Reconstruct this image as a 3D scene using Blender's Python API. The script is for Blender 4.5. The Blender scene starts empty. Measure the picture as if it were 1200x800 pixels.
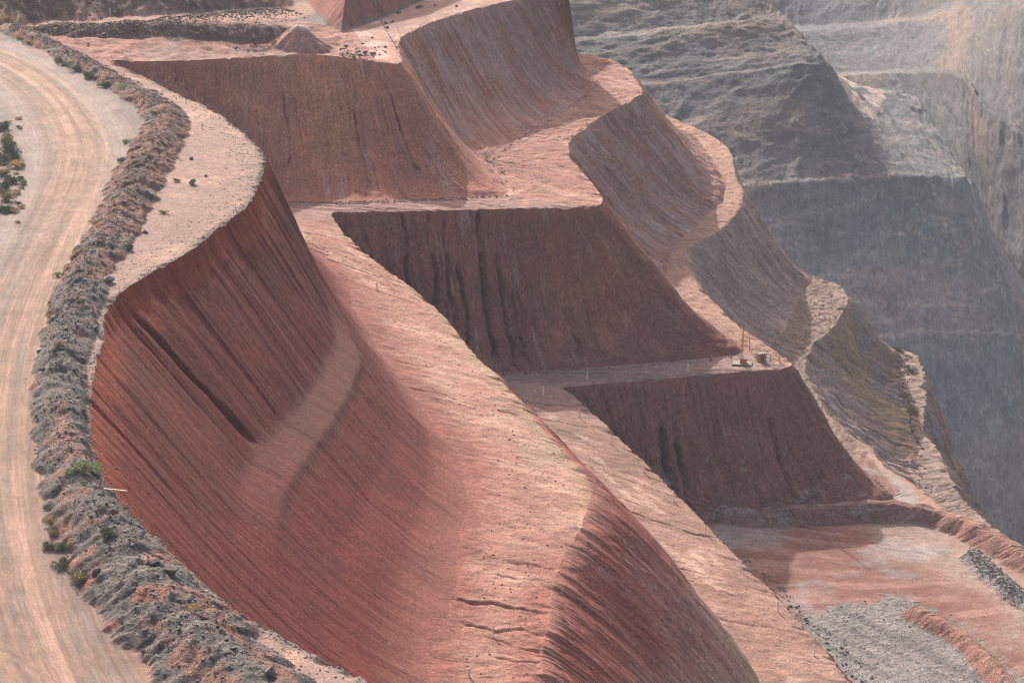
import bpy, bmesh, math, random
import numpy as np
from mathutils import Vector
random.seed(7); rng = np.random.default_rng(11)
sc = bpy.context.scene
COL = sc.collection
# ------------------------------------------------------------------ camera
CAM_Z = 100.0; PITCH = math.radians(18.0); F = 2833.0
cam_d = bpy.data.cameras.new('camera'); cam = bpy.data.objects.new('camera', cam_d); COL.objects.link(cam)
cam.location = (0, 0, CAM_Z); cam.rotation_euler = (math.radians(90) - PITCH, 0, 0)
cam_d.sensor_width = 36; cam_d.lens = 36 * F / 1200; cam_d.clip_start = 1; cam_d.clip_end = 6000
sc.camera = cam
# ------------------------------------------------------------------ light
SUN_EL = math.radians(28.5); SUN_AZ = math.radians(-20)      # azimuth from +Y, clockwise
w = bpy.data.worlds.new('World'); sc.world = w; w.use_nodes = True
nt = w.node_tree; nt.nodes.clear()
sky = nt.nodes.new('ShaderNodeTexSky'); sky.sky_type = 'NISHITA'; sky.sun_disc = False
sky.sun_elevation = SUN_EL; sky.sun_rotation = SUN_AZ; sky.dust_density = 5; sky.ozone_density = .3; sky.air_density = 1.0
bg = nt.nodes.new('ShaderNodeBackground'); bg.inputs[1].default_value = 0.15
wo = nt.nodes.new('ShaderNodeOutputWorld')
tint = nt.nodes.new('ShaderNodeVectorMath'); tint.operation = 'MULTIPLY'; tint.inputs[1].default_value = (1.12, .98, .89)   # dusty, warm sky
nt.links.new(sky.outputs[0], tint.inputs[0]); nt.links.new(tint.outputs[0], bg.inputs[0]); nt.links.new(bg.outputs[0], wo.inputs[0])
sd = bpy.data.lights.new('sun', 'SUN'); sd.energy = 4.0; sd.angle = math.radians(0.6); sd.color = (1, .945, .885)
so = bpy.data.objects.new('sun', sd); COL.objects.link(so)
sv = Vector((math.sin(SUN_AZ) * math.cos(SUN_EL), math.cos(SUN_AZ) * math.cos(SUN_EL), math.sin(SUN_EL)))
so.rotation_euler = (-sv).to_track_quat('-Z', 'Y').to_euler()
sc.view_settings.view_transform = 'Standard'; sc.view_settings.look = 'None'
HAZE = .00010
sc.view_settings.gamma = 1; sc.view_settings.exposure = 0.54; sc.view_settings.use_curve_mapping = False

# ------------------------------------------------------------------ maths helpers
def at(px, py, z):
    a = (px - 600) / F; b = (400 - py) / F
    d = (a, math.cos(PITCH) + b * math.sin(PITCH), -math.sin(PITCH) + b * math.cos(PITCH))
    t = (z - CAM_Z) / d[2]
    return (d[0] * t, d[1] * t, z)
def zoff(x, y):                                             # the upper ground sinks a little towards the second bay
    f = lambda a, b, v: (lambda t: t * t * (3 - 2 * t))(np.clip((v - a) / (b - a), 0, 1))
    return -4.7 * f(-90, -40, x) * f(440, 490, y)
def at_g(px, py):
    z = 0.0
    for _ in range(8): x, y, _z = at(px, py, z); z = .5 * z + .5 * float(zoff(x, y))
    return (x, y, z)
def at_d(px, py, dist):                                     # a point at a given ground distance
    a = (px - 600) / F; b = (400 - py) / F
    d = (a, math.cos(PITCH) + b * math.sin(PITCH), -math.sin(PITCH) + b * math.cos(PITCH))
    t = dist / d[1]
    return (d[0] * t, dist, CAM_Z + d[2] * t)
def hsh(ix, iy, seed):
    n = (ix.astype(np.int64) * 374761393 + iy.astype(np.int64) * 668265263 + seed * 974634777) & 0xffffffff
    n = ((n ^ (n >> 13)) * 1274126177) & 0xffffffff
    n = n ^ (n >> 16)
    return (n & 0xffff) / 65535.0
def vnoise(x, y, seed=0):                                   # -1..1
    x = np.asarray(x, float); y = np.asarray(y, float)
    ix = np.floor(x); iy = np.floor(y); fx = x - ix; fy = y - iy
    fx = fx * fx * fx * (fx * (fx * 6 - 15) + 10); fy = fy * fy * fy * (fy * (fy * 6 - 15) + 10)
    a = hsh(ix, iy, seed); b = hsh(ix + 1, iy, seed); c = hsh(ix, iy + 1, seed); d = hsh(ix + 1, iy + 1, seed)
    return ((a + (b - a) * fx) * (1 - fy) + (c + (d - c) * fx) * fy) * 2 - 1
def fbm(x, y, seed=0, o=4, g=.5):
    r = 0; a = 1; t = 0
    for i in range(o):
        r = r + a * vnoise(x * 2 ** i + 17.3 * i, y * 2 ** i - 9.1 * i, seed + i); t += a; a *= g
    return r / t
def ridged(x, y, seed=0, o=3):
    r = 0; a = 1; t = 0
    for i in range(o):
        r = r + a * (1 - 2 * np.abs(vnoise(x * 2 ** i + 5.7 * i, y * 2 ** i, seed + i))); t += a; a *= .5
    return r / t
def sstep(a, b, x):
    t = np.clip((x - a) / (b - a), 0, 1); return t * t * (3 - 2 * t)
def mixc(c, d, f):
    f = np.asarray(f)[..., None]; return c * (1 - f) + np.asarray(d, float) * f
def spline(ctrl, s):                                        # ctrl: [(s, x, y)], non-uniform Catmull-Rom (limited tangents)
    K = np.array(ctrl, float); t = K[:, 0]; V = K[:, 1:]
    n = len(t); D = (V[1:] - V[:-1]) / (t[1:] - t[:-1])[:, None]
    M = np.zeros_like(V); M[0] = D[0]; M[-1] = D[-1]
    h = t[1:] - t[:-1]
    for i in range(1, n - 1):
        M[i] = (h[i] * D[i - 1] + h[i - 1] * D[i]) / (h[i] + h[i - 1])
    k = np.clip(np.searchsorted(t, s, 'right') - 1, 0, n - 2)
    hh = h[k]; u = np.clip((s - t[k]) / hh, 0, 1); u = u[:, None]; hh = hh[:, None]
    return ((2*u**3 - 3*u**2 + 1) * V[k] + (u**3 - 2*u**2 + u) * hh * M[k] + (-2*u**3 + 3*u**2) * V[k+1] + (u**3 - u**2) * hh * M[k+1])
def poly_dist(X, Y, pts):
    """distance to a polyline, signed side, arclength and index parameter of the nearest point"""
    P = np.array(pts, float)[:, :2]
    best = np.full(X.shape, 1e9); sgn = np.zeros(X.shape); arc = np.zeros(X.shape); idx = np.zeros(X.shape); L = 0
    for i in range(len(P) - 1):
        a = P[i]; b = P[i + 1]; e = b - a; l = math.hypot(*e)
        t = np.clip(((X - a[0]) * e[0] + (Y - a[1]) * e[1]) / (l * l), 0, 1)
        dx = X - (a[0] + t * e[0]); dy = Y - (a[1] + t * e[1]); d = np.hypot(dx, dy)
        m = d < best
        best = np.where(m, d, best); sgn = np.where(m, np.sign(e[0] * dy - e[1] * dx), sgn)
        arc = np.where(m, L + t * l, arc); idx = np.where(m, i + t, idx); L += l
    return best, sgn, arc, idx
def inpoly(X, Y, poly):
    ins = np.zeros(X.shape, bool); n = len(poly); j = n - 1
    for i in range(n):
        xi, yi = poly[i][:2]; xj, yj = poly[j][:2]
        cnd = ((yi > Y) != (yj > Y)) & (X < (xj - xi) * (Y - yi) / (yj - yi + 1e-9) + xi)
        ins ^= cnd; j = i
    return ins
def smooth_poly(pts, n=8):
    ctrl = [(i,) + tuple(p) for i, p in enumerate(pts)]
    return spline(ctrl, np.linspace(0, len(pts) - 1, (len(pts) - 1) * n + 1))

# ------------------------------------------------------------------ materials
def N(t, k, **kw):
    n = t.nodes.new(k)
    for a, b in kw.items():
        if a in n.inputs.keys(): n.inputs[a].default_value = b
        else: setattr(n, a, b)
    return n
def math_node(t, op, a, b=None, c=None, clamp=False):
    n = t.nodes.new('ShaderNodeMath'); n.operation = op; n.use_clamp = clamp
    for i, v in enumerate((a, b, c)):
        if v is None: continue
        if isinstance(v, (int, float)): n.inputs[i].default_value = v
        else: t.links.new(v, n.inputs[i])
    return n.outputs[0]
def maprange(t, v, a, b, c, d):
    n = t.nodes.new('ShaderNodeMapRange'); t.links.new(v, n.inputs[0])
    for i, q in enumerate((a, b, c, d)): n.inputs[i + 1].default_value = q
    return n.outputs[0]
def earth_material(name, fine=1.0, bump=1.0, stones=1.0):
    """colour comes from the 'Col' attribute (strata, soils); noise adds grain, streaks down the slope, stones"""
    m = bpy.data.materials.new(name); m.use_nodes = True; t = m.node_tree; t.nodes.clear(); L = t.links
    out = N(t, 'ShaderNodeOutputMaterial'); bs = N(t, 'ShaderNodeBsdfPrincipled'); bs.inputs['Roughness'].default_value = .92
    bs.inputs['Specular IOR Level'].default_value = .25
    L.new(bs.outputs[0], out.inputs[0])
    col = N(t, 'ShaderNodeAttribute', attribute_name='Col'); fr = N(t, 'ShaderNodeAttribute', attribute_name='rill')
    st = N(t, 'ShaderNodeAttribute', attribute_name='stone')
    uv = N(t, 'ShaderNodeUVMap', uv_map='uv'); tc = N(t, 'ShaderNodeTexCoord')
    def scaled(src, sx, sy, sz=1):
        mp = N(t, 'ShaderNodeMapping'); mp.inputs['Scale'].default_value = (sx, sy, sz); L.new(src, mp.inputs[0]); return mp.outputs[0]
    def noise(vec, sc_, det=4, rough=.6, dist=0):
        n = N(t, 'ShaderNodeTexNoise'); n.inputs['Scale'].default_value = sc_; n.inputs['Detail'].default_value = det
        n.inputs['Roughness'].default_value = rough; n.inputs['Distortion'].default_value = dist; L.new(vec, n.inputs['Vector']); return n.outputs[0]
    P = tc.outputs['Object']
    uvs = uv.outputs[0]
    def mixv(a, b, f):
        n = N(t, 'ShaderNodeMix'); n.data_type = 'FLOAT'; L.new(f, n.inputs[0]); L.new(a, n.inputs[2]); L.new(b, n.inputs[3]); return n.outputs[0]
    F_ = fr.outputs['Fac']
    a_uv = noise(scaled(uvs, 1.25 * fine, .12 * fine), 1, 5, .66, .9)
    a_p = noise(P, .55 * fine, 4, .68, .3)
    A = mixv(a_p, a_uv, F_)
    f_uv = noise(scaled(uvs, 2.6 * fine, 1.3 * fine), 1, 3, .75, .5)
    f_p = noise(P, 2.6 * fine, 2, .75)
    Bn = mixv(f_p, f_uv, F_)
    blot = noise(P, .11 * fine, 4, .6, .5)
    v = math_node(t, 'MULTIPLY', maprange(t, A, .36, .64, .82, 1.18), maprange(t, Bn, .34, .66, .72, 1.28))
    v = math_node(t, 'MULTIPLY', v, maprange(t, blot, .35, .65, .85, 1.15))
    lite = math_node(t, 'MULTIPLY', maprange(t, Bn, .60, .66, 0, 1), maprange(t, st.outputs['Fac'], 0, 1, .15, .9))
    dk = math_node(t, 'MULTIPLY', maprange(t, Bn, .41, .35, 0, 1), maprange(t, st.outputs['Fac'], 0, 1, .25, .9))
    mul = N(t, 'ShaderNodeVectorMath', operation='SCALE'); L.new(col.outputs['Color'], mul.inputs[0]); L.new(v, mul.inputs['Scale'])
    des = N(t, 'ShaderNodeHueSaturation'); des.inputs['Saturation'].default_value = .6; des.inputs['Value'].default_value = 1.75; L.new(col.outputs['Color'], des.inputs['Color'])
    drk = N(t, 'ShaderNodeVectorMath', operation='SCALE'); drk.inputs['Scale'].default_value = .42; L.new(col.outputs['Color'], drk.inputs[0])
    m1 = N(t, 'ShaderNodeMix'); m1.data_type = 'RGBA'; L.new(lite, m1.inputs[0]); L.new(mul.outputs[0], m1.inputs[6]); L.new(des.outputs[0], m1.inputs[7])
    m2 = N(t, 'ShaderNodeMix'); m2.data_type = 'RGBA'; L.new(dk, m2.inputs[0]); L.new(m1.outputs[2], m2.inputs[6]); L.new(drk.outputs[0], m2.inputs[7])
    L.new(m2.outputs[2], bs.inputs['Base Color'])
    hb = math_node(t, 'ADD', math_node(t, 'MULTIPLY', A, maprange(t, F_, 0, 1, .35, .6)), math_node(t, 'MULTIPLY', Bn, maprange(t, st.outputs['Fac'], 0, 1, .15, .7)))
    bp = N(t, 'ShaderNodeBump'); bp.inputs['Distance'].default_value = .6 * bump / fine; bp.inputs['Strength'].default_value = 1.0
    L.new(hb, bp.inputs['Height']); L.new(bp.outputs[0], bs.inputs['Normal'])
    return m
def plain(name, c, rough=.7, vary=.25, scale=8, metal=0, bump=0):
    m = bpy.data.materials.new(name); m.use_nodes = True; t = m.node_tree; L = t.links
    bs = t.nodes['Principled BSDF']; bs.inputs['Roughness'].default_value = rough; bs.inputs['Metallic'].default_value = metal
    n = N(t, 'ShaderNodeTexNoise'); n.inputs['Scale'].default_value = scale; n.inputs['Detail'].default_value = 6
    tc = N(t, 'ShaderNodeTexCoord'); L.new(tc.outputs['Object'], n.inputs['Vector'])
    oi = N(t, 'ShaderNodeObjectInfo')
    v = maprange(t, n.outputs[0], .25, .75, 1 - vary, 1 + vary)
    v = math_node(t, 'MULTIPLY', v, maprange(t, oi.outputs['Random'], 0, 1, 1 - vary * .6, 1 + vary * .6))
    s = N(t, 'ShaderNodeVectorMath', operation='SCALE'); s.inputs[0].default_value = c; L.new(v, s.inputs['Scale'])
    L.new(s.outputs[0], bs.inputs['Base Color'])
    if bump:
        b = N(t, 'ShaderNodeBump'); b.inputs['Distance'].default_value = bump; L.new(n.outputs[0], b.inputs['Height']); L.new(b.outputs[0], bs.inputs['Normal'])
    return m
M_earth = earth_material('weathered_earth')
M_soil = earth_material('dusty_soil', 1.35, .8)
M_far = earth_material('hazy_rock', .34, 1.2)

# ------------------------------------------------------------------ mesh helpers
def set_props(o, label=None, cat=None, group=None, kind=None):
    if label: o['label'] = label
    if cat: o['category'] = cat
    if group: o['group'] = group
    if kind: o['kind'] = kind
def mesh_from(name, V, Fq, mat, attrs=None, uv=None, smooth=True):
    me = bpy.data.meshes.new(name)
    V = np.asarray(V, np.float32); Fq = np.asarray(Fq, np.int32); k = Fq.shape[1]
    me.vertices.add(len(V)); me.vertices.foreach_set('co', V.ravel())
    me.loops.add(Fq.size); me.loops.foreach_set('vertex_index', Fq.ravel())
    me.polygons.add(len(Fq)); me.polygons.foreach_set('loop_start', np.arange(0, Fq.size, k, dtype=np.int32))
    me.polygons.foreach_set('loop_total', np.full(len(Fq), k, np.int32))
    me.polygons.foreach_set('use_smooth', np.full(len(Fq), smooth, bool))
    me.update(calc_edges=True); me.validate()
    if attrs:
        for n, a in attrs.items():
            if a.ndim == 2:
                at_ = me.color_attributes.new(n, 'FLOAT_COLOR', 'POINT')
                at_.data.foreach_set('color', np.concatenate([a, np.ones((len(a), 1))], 1).astype(np.float32).ravel())
            else:
                at_ = me.attributes.new(n, 'FLOAT', 'POINT'); at_.data.foreach_set('value', a.astype(np.float32))
    if uv is not None:
        ul = me.uv_layers.new(name='uv'); ul.data.foreach_set('uv', uv[Fq.ravel()].astype(np.float32).ravel())
    me.materials.append(mat)
    return me
def link(name, me, parent=None):
    o = bpy.data.objects.new(name, me); COL.objects.link(o)
    if parent: o.parent = parent
    return o
def grid_objects(P, col, rill, stone, uv, groups, flip=False):
    """P (rows, cols, 3); groups: list of (name, mask over cells, material)"""
    R, Cc = P.shape[:2]
    idx = np.arange(R * Cc).reshape(R, Cc)
    q = np.stack([idx[:-1, :-1], idx[:-1, 1:], idx[1:, 1:], idx[1:, :-1]], -1).reshape(-1, 4)
    if flip: q = q[:, ::-1]
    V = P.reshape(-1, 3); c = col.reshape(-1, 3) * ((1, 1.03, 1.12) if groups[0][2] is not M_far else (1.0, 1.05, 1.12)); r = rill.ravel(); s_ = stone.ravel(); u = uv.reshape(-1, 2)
    outs = []
    for name, mask, mat in groups:
        f = q[mask.ravel()]
        used, inv = np.unique(f, return_inverse=True); f2 = inv.reshape(f.shape)
        me = mesh_from(name, V[used], f2, mat, {'Col': c[used], 'rill': r[used], 'stone': s_[used]}, u[used])
        o = link(name, me); set_props(o, kind='structure'); outs.append(o)
    return outs

# ------------------------------------------------------------------ the pit: lines of crests and toes, each on its own level
Z1, Z2, Z3, Z4, Z5, Z6 = -27.0, -54.0, -76.0, -98.0, -130.0, -210.0
def line(z, pts):
    out = []
    for p in pts:
        if p[1] == 'w': out.append((p[0], p[2], p[3]))
        else:
            q = at_g(p[1], p[2]) if z == 0 else at(p[1], p[2], z); out.append((p[0], q[0], q[1]))
    return out
G  = line(0, [(0,'w',-70,120),(.5,'w',-95,150),(1,'w',-110,190),(1.7,'w',-118,225),(2.8,'w',-125,285),(3.7,'w',-130,335),(4.4,'w',-135,380),(5,'w',-145,430),(5.7,'w',-160,500),(6.3,'w',-170,560),(7,'w',-150,640),(8,'w',-100,690),(9,'w',-60,720),(10,'w',-40,740),(11.3,'w',-20,760),(12.5,'w',-20,790),(14,'w',-90,830)])
C0 = line(0, [(0,'w',14,176),(.5,430,800),(1,300,730),(1.7,200,650),(2.3,128,565),(2.8,107,490),(3.3,118,408),(3.7,142,345),(4,220,294),(4.4,283,245),(4.8,306,212),(5,311,188),(5.3,298,166),(5.7,250,130),(6.3,185,98),(6.8,140,77),(7,130,71),(7.3,175,72),(8,350,64),(8.6,430,70),(9,470,72),(9.3,467,55),(10,482,36),(10.7,540,15),(11.3,600,0),(12,650,-8),(12.5,'w',14,605),(13,'w',5,650),(14,'w',-40,720)])
T0 = line(Z1,[(0,'w',44,160),(.5,'w',22,192),(1,'w',12,208),(1.7,'w',0,226),(2.3,'w',-5,237),(2.8,'w',-9,251),(3.3,'w',-10,267),(3.7,'w',-8,284),(4,'w',-7,302),(4.4,543,545),(4.8,500,487),(5,455,425),(5.3,424,376),(5.7,'w',-33,434),(6.3,'w',-52,468),(6.8,'w',-66,481),(7,'w',-73,487),(7.3,'w',-70,489),(8,368,237),(8.6,480,234),(8.8,532,232),(9,590,228),(9.3,581,202),(10,576,185),(10.7,632,148),(11.3,688,108),(12,694,88),(12.5,'w',15,632),(13,'w',-8,650),(14,'w',-38,735)])
C1 = line(Z1,[(0,'w',60,162),(.5,'w',38,194),(1,'w',26,211),(1.7,'w',14,229),(2.3,'w',8,240),(2.8,'w',5,254),(3.3,636,778),(3.7,645,722),(4,656,660),(4.4,694,582),(4.8,652,520),(5,596,458),(5.3,553,409),(5.7,503,355),(6.3,443,307),(6.8,399,266),(7,389,251),(7.3,412,249),(8,500,247),(8.6,600,244),(9,700,240),(9.15,705,235),(9.5,686,208),(10,668,180),(10.4,675,158),(10.7,700,140),(11.3,738,118),(12,749,100),(12.5,718,72),(13,'w',2,665),(14,'w',-30,760)])
T1 = line(Z2,[(0,'w',78,176),(.5,'w',58,200),(1,'w',48,216),(1.7,'w',38,232),(2.3,'w',32,245),(2.8,'w',28,257),(3.3,'w',27,270),(3.7,'w',28,284),(4,'w',31,299),(4.4,'w',35,317),(4.8,'w',27,345),(5,'w',19,371),(5.3,'w',12,394),(5.7,'w',5,413),(6.3,'w',-9,435),(6.8,'w',-22,449),(7,'w',-28,455),(7.3,455,441),(8,522,440),(8.6,640,434),(8.8,708,430),(9,862,415),(9.15,866,405),(9.5,'w',34,497),(10,789,303),(10.4,798,282),(10.7,820,258),(11.3,845,236),(12,843,200),(12.5,800,153),(13,'w',20,705),(14,'w',-20,770)])
C2 = line(Z2,[(0,'w',98,186),(.5,'w',82,206),(1,'w',72,222),(1.7,'w',65,239),(2.3,'w',60,254),(2.8,'w',57,265),(3.3,'w',55,276),(3.7,'w',53,289),(4,'w',52,302),(4.4,1000,800),(4.8,942,732),(5,870,658),(5.3,828,614),(5.7,782,569),(6.3,716,504),(6.8,672,465),(7,657,455),(7.3,675,452),(8,750,446),(8.6,840,438),(9,922,431),(9.15,928,426),(9.5,858,376),(10,803,304),(10.4,822,283),(10.7,850,264),(11.3,868,240),(12,864,205),(12.5,836,160),(13,'w',30,712),(14,'w',-10,780)])
T2 = line(Z3,[(0,'w',122,200),(.5,'w',104,222),(1,'w',94,236),(1.7,'w',86,250),(2.3,'w',79,263),(2.8,'w',76,274),(3.3,'w',74,285),(3.7,'w',71,296),(4,'w',69,308),(4.4,'w',67,322),(4.8,'w',59,342),(5,'w',50,365),(5.3,'w',44,382),(5.7,'w',39,399),(6.3,'w',30,419),(6.8,'w',25,431),(7,'w',22,437),(7.3,'w',25,437),(8,775,611),(8.6,888,606),(8.8,940,602),(9,1045,590),(9.15,'w',73,449),(9.5,'w',64,478),(10,'w',60,533),(10.4,920,385),(10.7,931,360),(11.3,940,340),(12,938,322),(12.5,'w',58,618),(13,'w',35,690),(14,'w',0,770)])
C3 = line(Z3,[(0,'w',150,240),(.5,'w',135,262),(1.7,'w',122,300),(2.8,'w',115,335),(3.7,'w',110,362),(5,'w',103,392),(6.3,'w',98,407),(7,1215,655),(8,1150,622),(8.6,1100,592),(9,1060,562),(9.15,1038,543),(9.5,975,487),(10,945,432),(10.4,950,408),(10.7,966,392),(11.3,984,370),(12,978,332),(12.5,'w',68,614),(13,'w',44,695),(14,'w',10,780)])
T3 = line(Z4,[(0,'w',175,262),(.5,'w',155,284),(2.8,'w',135,350),(5,'w',122,405),(7,'w',112,430),(8,'w',106,448),(9,'w',98,470),(9.5,'w',92,500),(10,1066,502),(10.7,1056,462),(11.3,1049,432),(12,1048,413),(12.5,'w',80,618),(13,'w',56,700),(14,'w',20,790)])
C4 = line(Z4,[(0,'w',182,268),(.5,'w',162,290),(2.8,'w',142,356),(5,'w',128,411),(7,'w',118,436),(8,'w',112,453),(9,'w',104,474),(9.5,'w',99,504),(10,1088,506),(10.7,1086,466),(11.3,1078,432),(12,1060,411),(12.5,'w',87,616),(13,'w',62,704),(14,'w',25,795)])
T4 = line(Z5,[(0,'w',210,290),(.5,'w',188,312),(2.8,'w',168,375),(5,'w',152,430),(7,'w',140,456),(8,'w',134,472),(9,'w',126,490),(9.5,'w',120,515),(10,'w',117,540),(10.7,'w',118,562),(11.3,'w',119,585),(12,'w',115,612),(12.5,'w',102,640),(13,'w',78,720),(14,'w',40,820)])
T5 = line(Z6,[(0,'w',270,330),(.5,'w',245,350),(2.8,'w',225,415),(5,'w',205,465),(7,'w',192,490),(8,'w',186,505),(9,'w',178,520),(9.5,'w',172,545),(10,'w',170,570),(10.7,'w',170,590),(11.3,'w',170,610),(12,'w',168,640),(12.5,'w',150,680),(13,'w',120,760),(14,'w',80,860)])
lines = [G, C0, T0, C1, T1, C2, T2, C3, T3, C4, T4, T5]
zs = [0, 0, Z1, Z1, Z2, Z2, Z3, Z3, Z4, Z4, Z5, Z6]
# station sampling: equal steps of arc length
sf = np.linspace(0.2, 14, 4000)
acc = np.zeros(len(sf))
for Lc, wgt in ((C0, .3), (C1, .35), (C2, .35)):
    p = spline(Lc, sf); d = np.hypot(*(p[1:] - p[:-1]).T); acc[1:] += wgt * d
dens = np.interp(sf, [0, .5, 1, 5, 9.5, 12.5, 13, 14], [.8, 1.1, 1.25, 1.15, 1.1, .8, .25, .1])
cum = np.cumsum(acc * dens); NS = int(cum[-1] / .29)
S = np.interp(np.linspace(0, cum[-1], NS), cum, sf)
arcs = []; LP = []
for i, Lc in enumerate(lines):
    p = spline(Lc, S); d = np.concatenate([[0], np.cumsum(np.hypot(*(p[1:] - p[:-1]).T))])
    if i:                                                    # ragged crests and toes
        tg = np.gradient(p, axis=0); tg /= np.maximum(np.hypot(tg[:, 0], tg[:, 1])[:, None], 1e-6); nr = np.stack([tg[:, 1], -tg[:, 0]], 1)
        amp = .42 if i in (1, 3, 5, 7) else .6
        if i >= 8: amp = 1.2
        wob = amp * fbm(d / 1.8, d * 0 + 3.1 * i, 50 + i, 5, .7) + (.5 if i < 7 else 1.3) * fbm(d / 14, d * 0 + i, 80 + i, 2)
        p = p + nr * wob[:, None]
    LP.append(p); arcs.append(d)
ZC0 = zoff(LP[1][:, 0], LP[1][:, 1])
ZL = [np.full(len(S), float(z_)) for z_ in zs]
for i in (1, 3, 5, 7, 9): ZL[i] = ZL[i] - .9 * np.clip(fbm(arcs[i] / 2.6, arcs[i] * 0 + i, 130 + i, 4, .65) - .05, 0, 1)
ZC0 = ZC0 + ZL[1]
print('stations', NS)
# berms, mounds, road on the upper ground
berm_main = [at(a, b, 0)[:2] + (h, ht) for a, b, h, ht in [(420,930,6.4,3.2),(330,850,6.4,3.2),(250,776,6.2,3.0),(180,704,6.2,3.0),(132,640,5.4,2.7),(100,580,4.8,2.5),(76,510,3.9,2.1),(70,440,3.6,1.9),(84,380,3.8,1.9),(103,320,4,2),(135,268,4.3,2.1),(160,215,4.8,2.3),(186,165,4.8,2.3),(196,138,4.6,2.0),(165,112,3.8,1.7),(125,90,3.3,1.5),(80,66,3.3,1.5),(40,46,3.3,1.5),(10,34,3,1.4)]]
berm_back = [at(a, b, 0)[:2] + (h, ht) for a, b, h, ht in [(30,38,3,1),(70,38,5,2.0),(120,40,6,2.6),(200,34,6,2.8),(280,27,6,2.8),(330,20,5,2.4)]]
berm_top = [at(a, b, 0)[:2] + (h, ht) for a, b, h, ht in [(-120,22,16,7),(0,16,16,7),(100,9,15,7),(200,0,13,6),(290,-14,10,5)]]
road_c = [at(a, b, 0)[:2] for a, b in [(170,960),(80,850),(32,760),(5,670),(-8,580),(-8,500),(2,430),(18,370),(44,305),(72,245),(90,195),(88,158),(64,118),(22,84),(-30,60),(-100,45)]]
road_up = [at(a, b, 0)[:2] for a, b in [(-120,36),(0,33),(100,26),(200,18),(280,8),(330,-2),(420,-30)]]
hill_toe = [at_g(a, b)[:2] for a, b in [(250,-70),(300,-40),(340,-14),(362,8),(380,28),(400,38),(438,26),(480,8),(522,-10),(580,-35),(680,-80)]]
bm = smooth_poly(berm_main, 6); bb = smooth_poly(berm_back, 4); bt = smooth_poly(berm_top, 4)
rc = smooth_poly(road_c, 6); ru_ = smooth_poly(road_up, 4)
def berm_h(X, Y, B, seed):
    d, sg, ar, ix = poly_dist(X, Y, B); hw = np.interp(ix, np.arange(len(B)), B[:, 2]); ht = np.interp(ix, np.arange(len(B)), B[:, 3])
    hw = hw * (1 + .30 * fbm(ar / 3.5, sg * 2, seed, 4, .6)); q = np.clip(1 - d / hw, 0, 1)
    prof = np.where(q < .7, q / .7 * .9, .9 + .1 * np.sin((q - .7) / .3 * math.pi / 2))
    return .85 * ht * (1 + .16 * fbm(ar / 4, ar * 0, seed + 5, 3)) * prof * sstep(0, .08, q), q, ar, d, sg
def ground_z(X, Y, full=False):
    z1, q1, a1, d1, s1 = berm_h(X, Y, bm, 300); z2, q2, a2, d2, s2 = berm_h(X, Y, bb, 310); z3, q3, a3, d3, s3 = berm_h(X, Y, bt, 320)
    b = sstep(0, .15, q1); b2 = sstep(0, .15, q2); b3 = sstep(0, .1, q3)
    rough = fbm(X / 1.6, Y / 1.6, 330, 5, .65); heap = ridged(X / 3.2, Y / 3.2, 335, 4)
    teeth = ridged((a1 + 1.3 * d1) / 2.1 + rough * .5, d1 / 9, 337, 2)
    z = z1 + (rough * .45 + heap * .35 + teeth * .28) * b * .9
    z = np.maximum(z, z2 + (rough * .35 + heap * .3) * b2); z = np.maximum(z, z3 + (rough * .5 + heap * .6) * b3)
    z = z + .05 * fbm(X / 2, Y / 2, 340, 3)
    rd, rs, ra, _ = poly_dist(X, Y, rc); rut = 0
    for off, dp, wd in ((-5.2, .13, .8), (-2.3, .10, .7), (1.2, .10, .7), (4.4, .14, .9), (8.6, .10, .6)):
        rut = rut - dp * np.exp(-((rd * rs - off - .5 * vnoise(ra / 25, ra * 0 + off, 345)) / wd) ** 2)
    z = z + rut * (1 - b)
    hd, hs, ha, _ = poly_dist(X, Y, hill_toe)                # upper batter behind the top bench
    hill = np.where(inpoly(X, Y, list(hill_toe) + [(160, 900), (-160, 900)]), hd, 0)
    zh = np.clip(hill * 1.15, 0, 26) + ridged(ha / 1.5, hill / 12, 350, 3) * .3 * sstep(0, 3, hill)
    z = np.where(hill > 0, np.maximum(z, zh), z)
    mx, my, _ = at_g(352, 57); r = np.hypot((X - mx) / 1.1, Y - my - 2); ang = np.arctan2(Y - my - 2, X - mx)
    zm = np.clip(5.0 * (1 - r / (6.4 + .35 * np.sin(ang * 9) + .25 * np.sin(ang * 17))), 0, 4.4)
    z = np.maximum(z, zm)
    if full: return z, dict(b=b, b2=b2, b3=b3, q1=q1, a1=a1, s1=s1, rd=rd, rs=rs, ra=ra, hill=hill, ha=ha, zm=zm, rough=rough, heap=heap)
    return z
# rows of the upper ground (from the crest inwards)
tg = np.concatenate([np.linspace(0, .26, 95)[:-1], np.linspace(.26, .62, 62)[:-1], np.linspace(.62, 1, 22)])
X = LP[1][:, 0] + (LP[0][:, 0] - LP[1][:, 0]) * tg[:, None]; Y = LP[1][:, 1] + (LP[0][:, 1] - LP[1][:, 1]) * tg[:, None]
z, D = ground_z(X, Y, True)
Sg = np.broadcast_to(S, X.shape)
edge = np.hypot(X - LP[1][:, 0], Y - LP[1][:, 1])
z = zoff(X, Y) + z * sstep(0, 1.2, edge) + ZL[1] * (1 - sstep(0, 1.4, edge))                                 # meets the crest line
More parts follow.
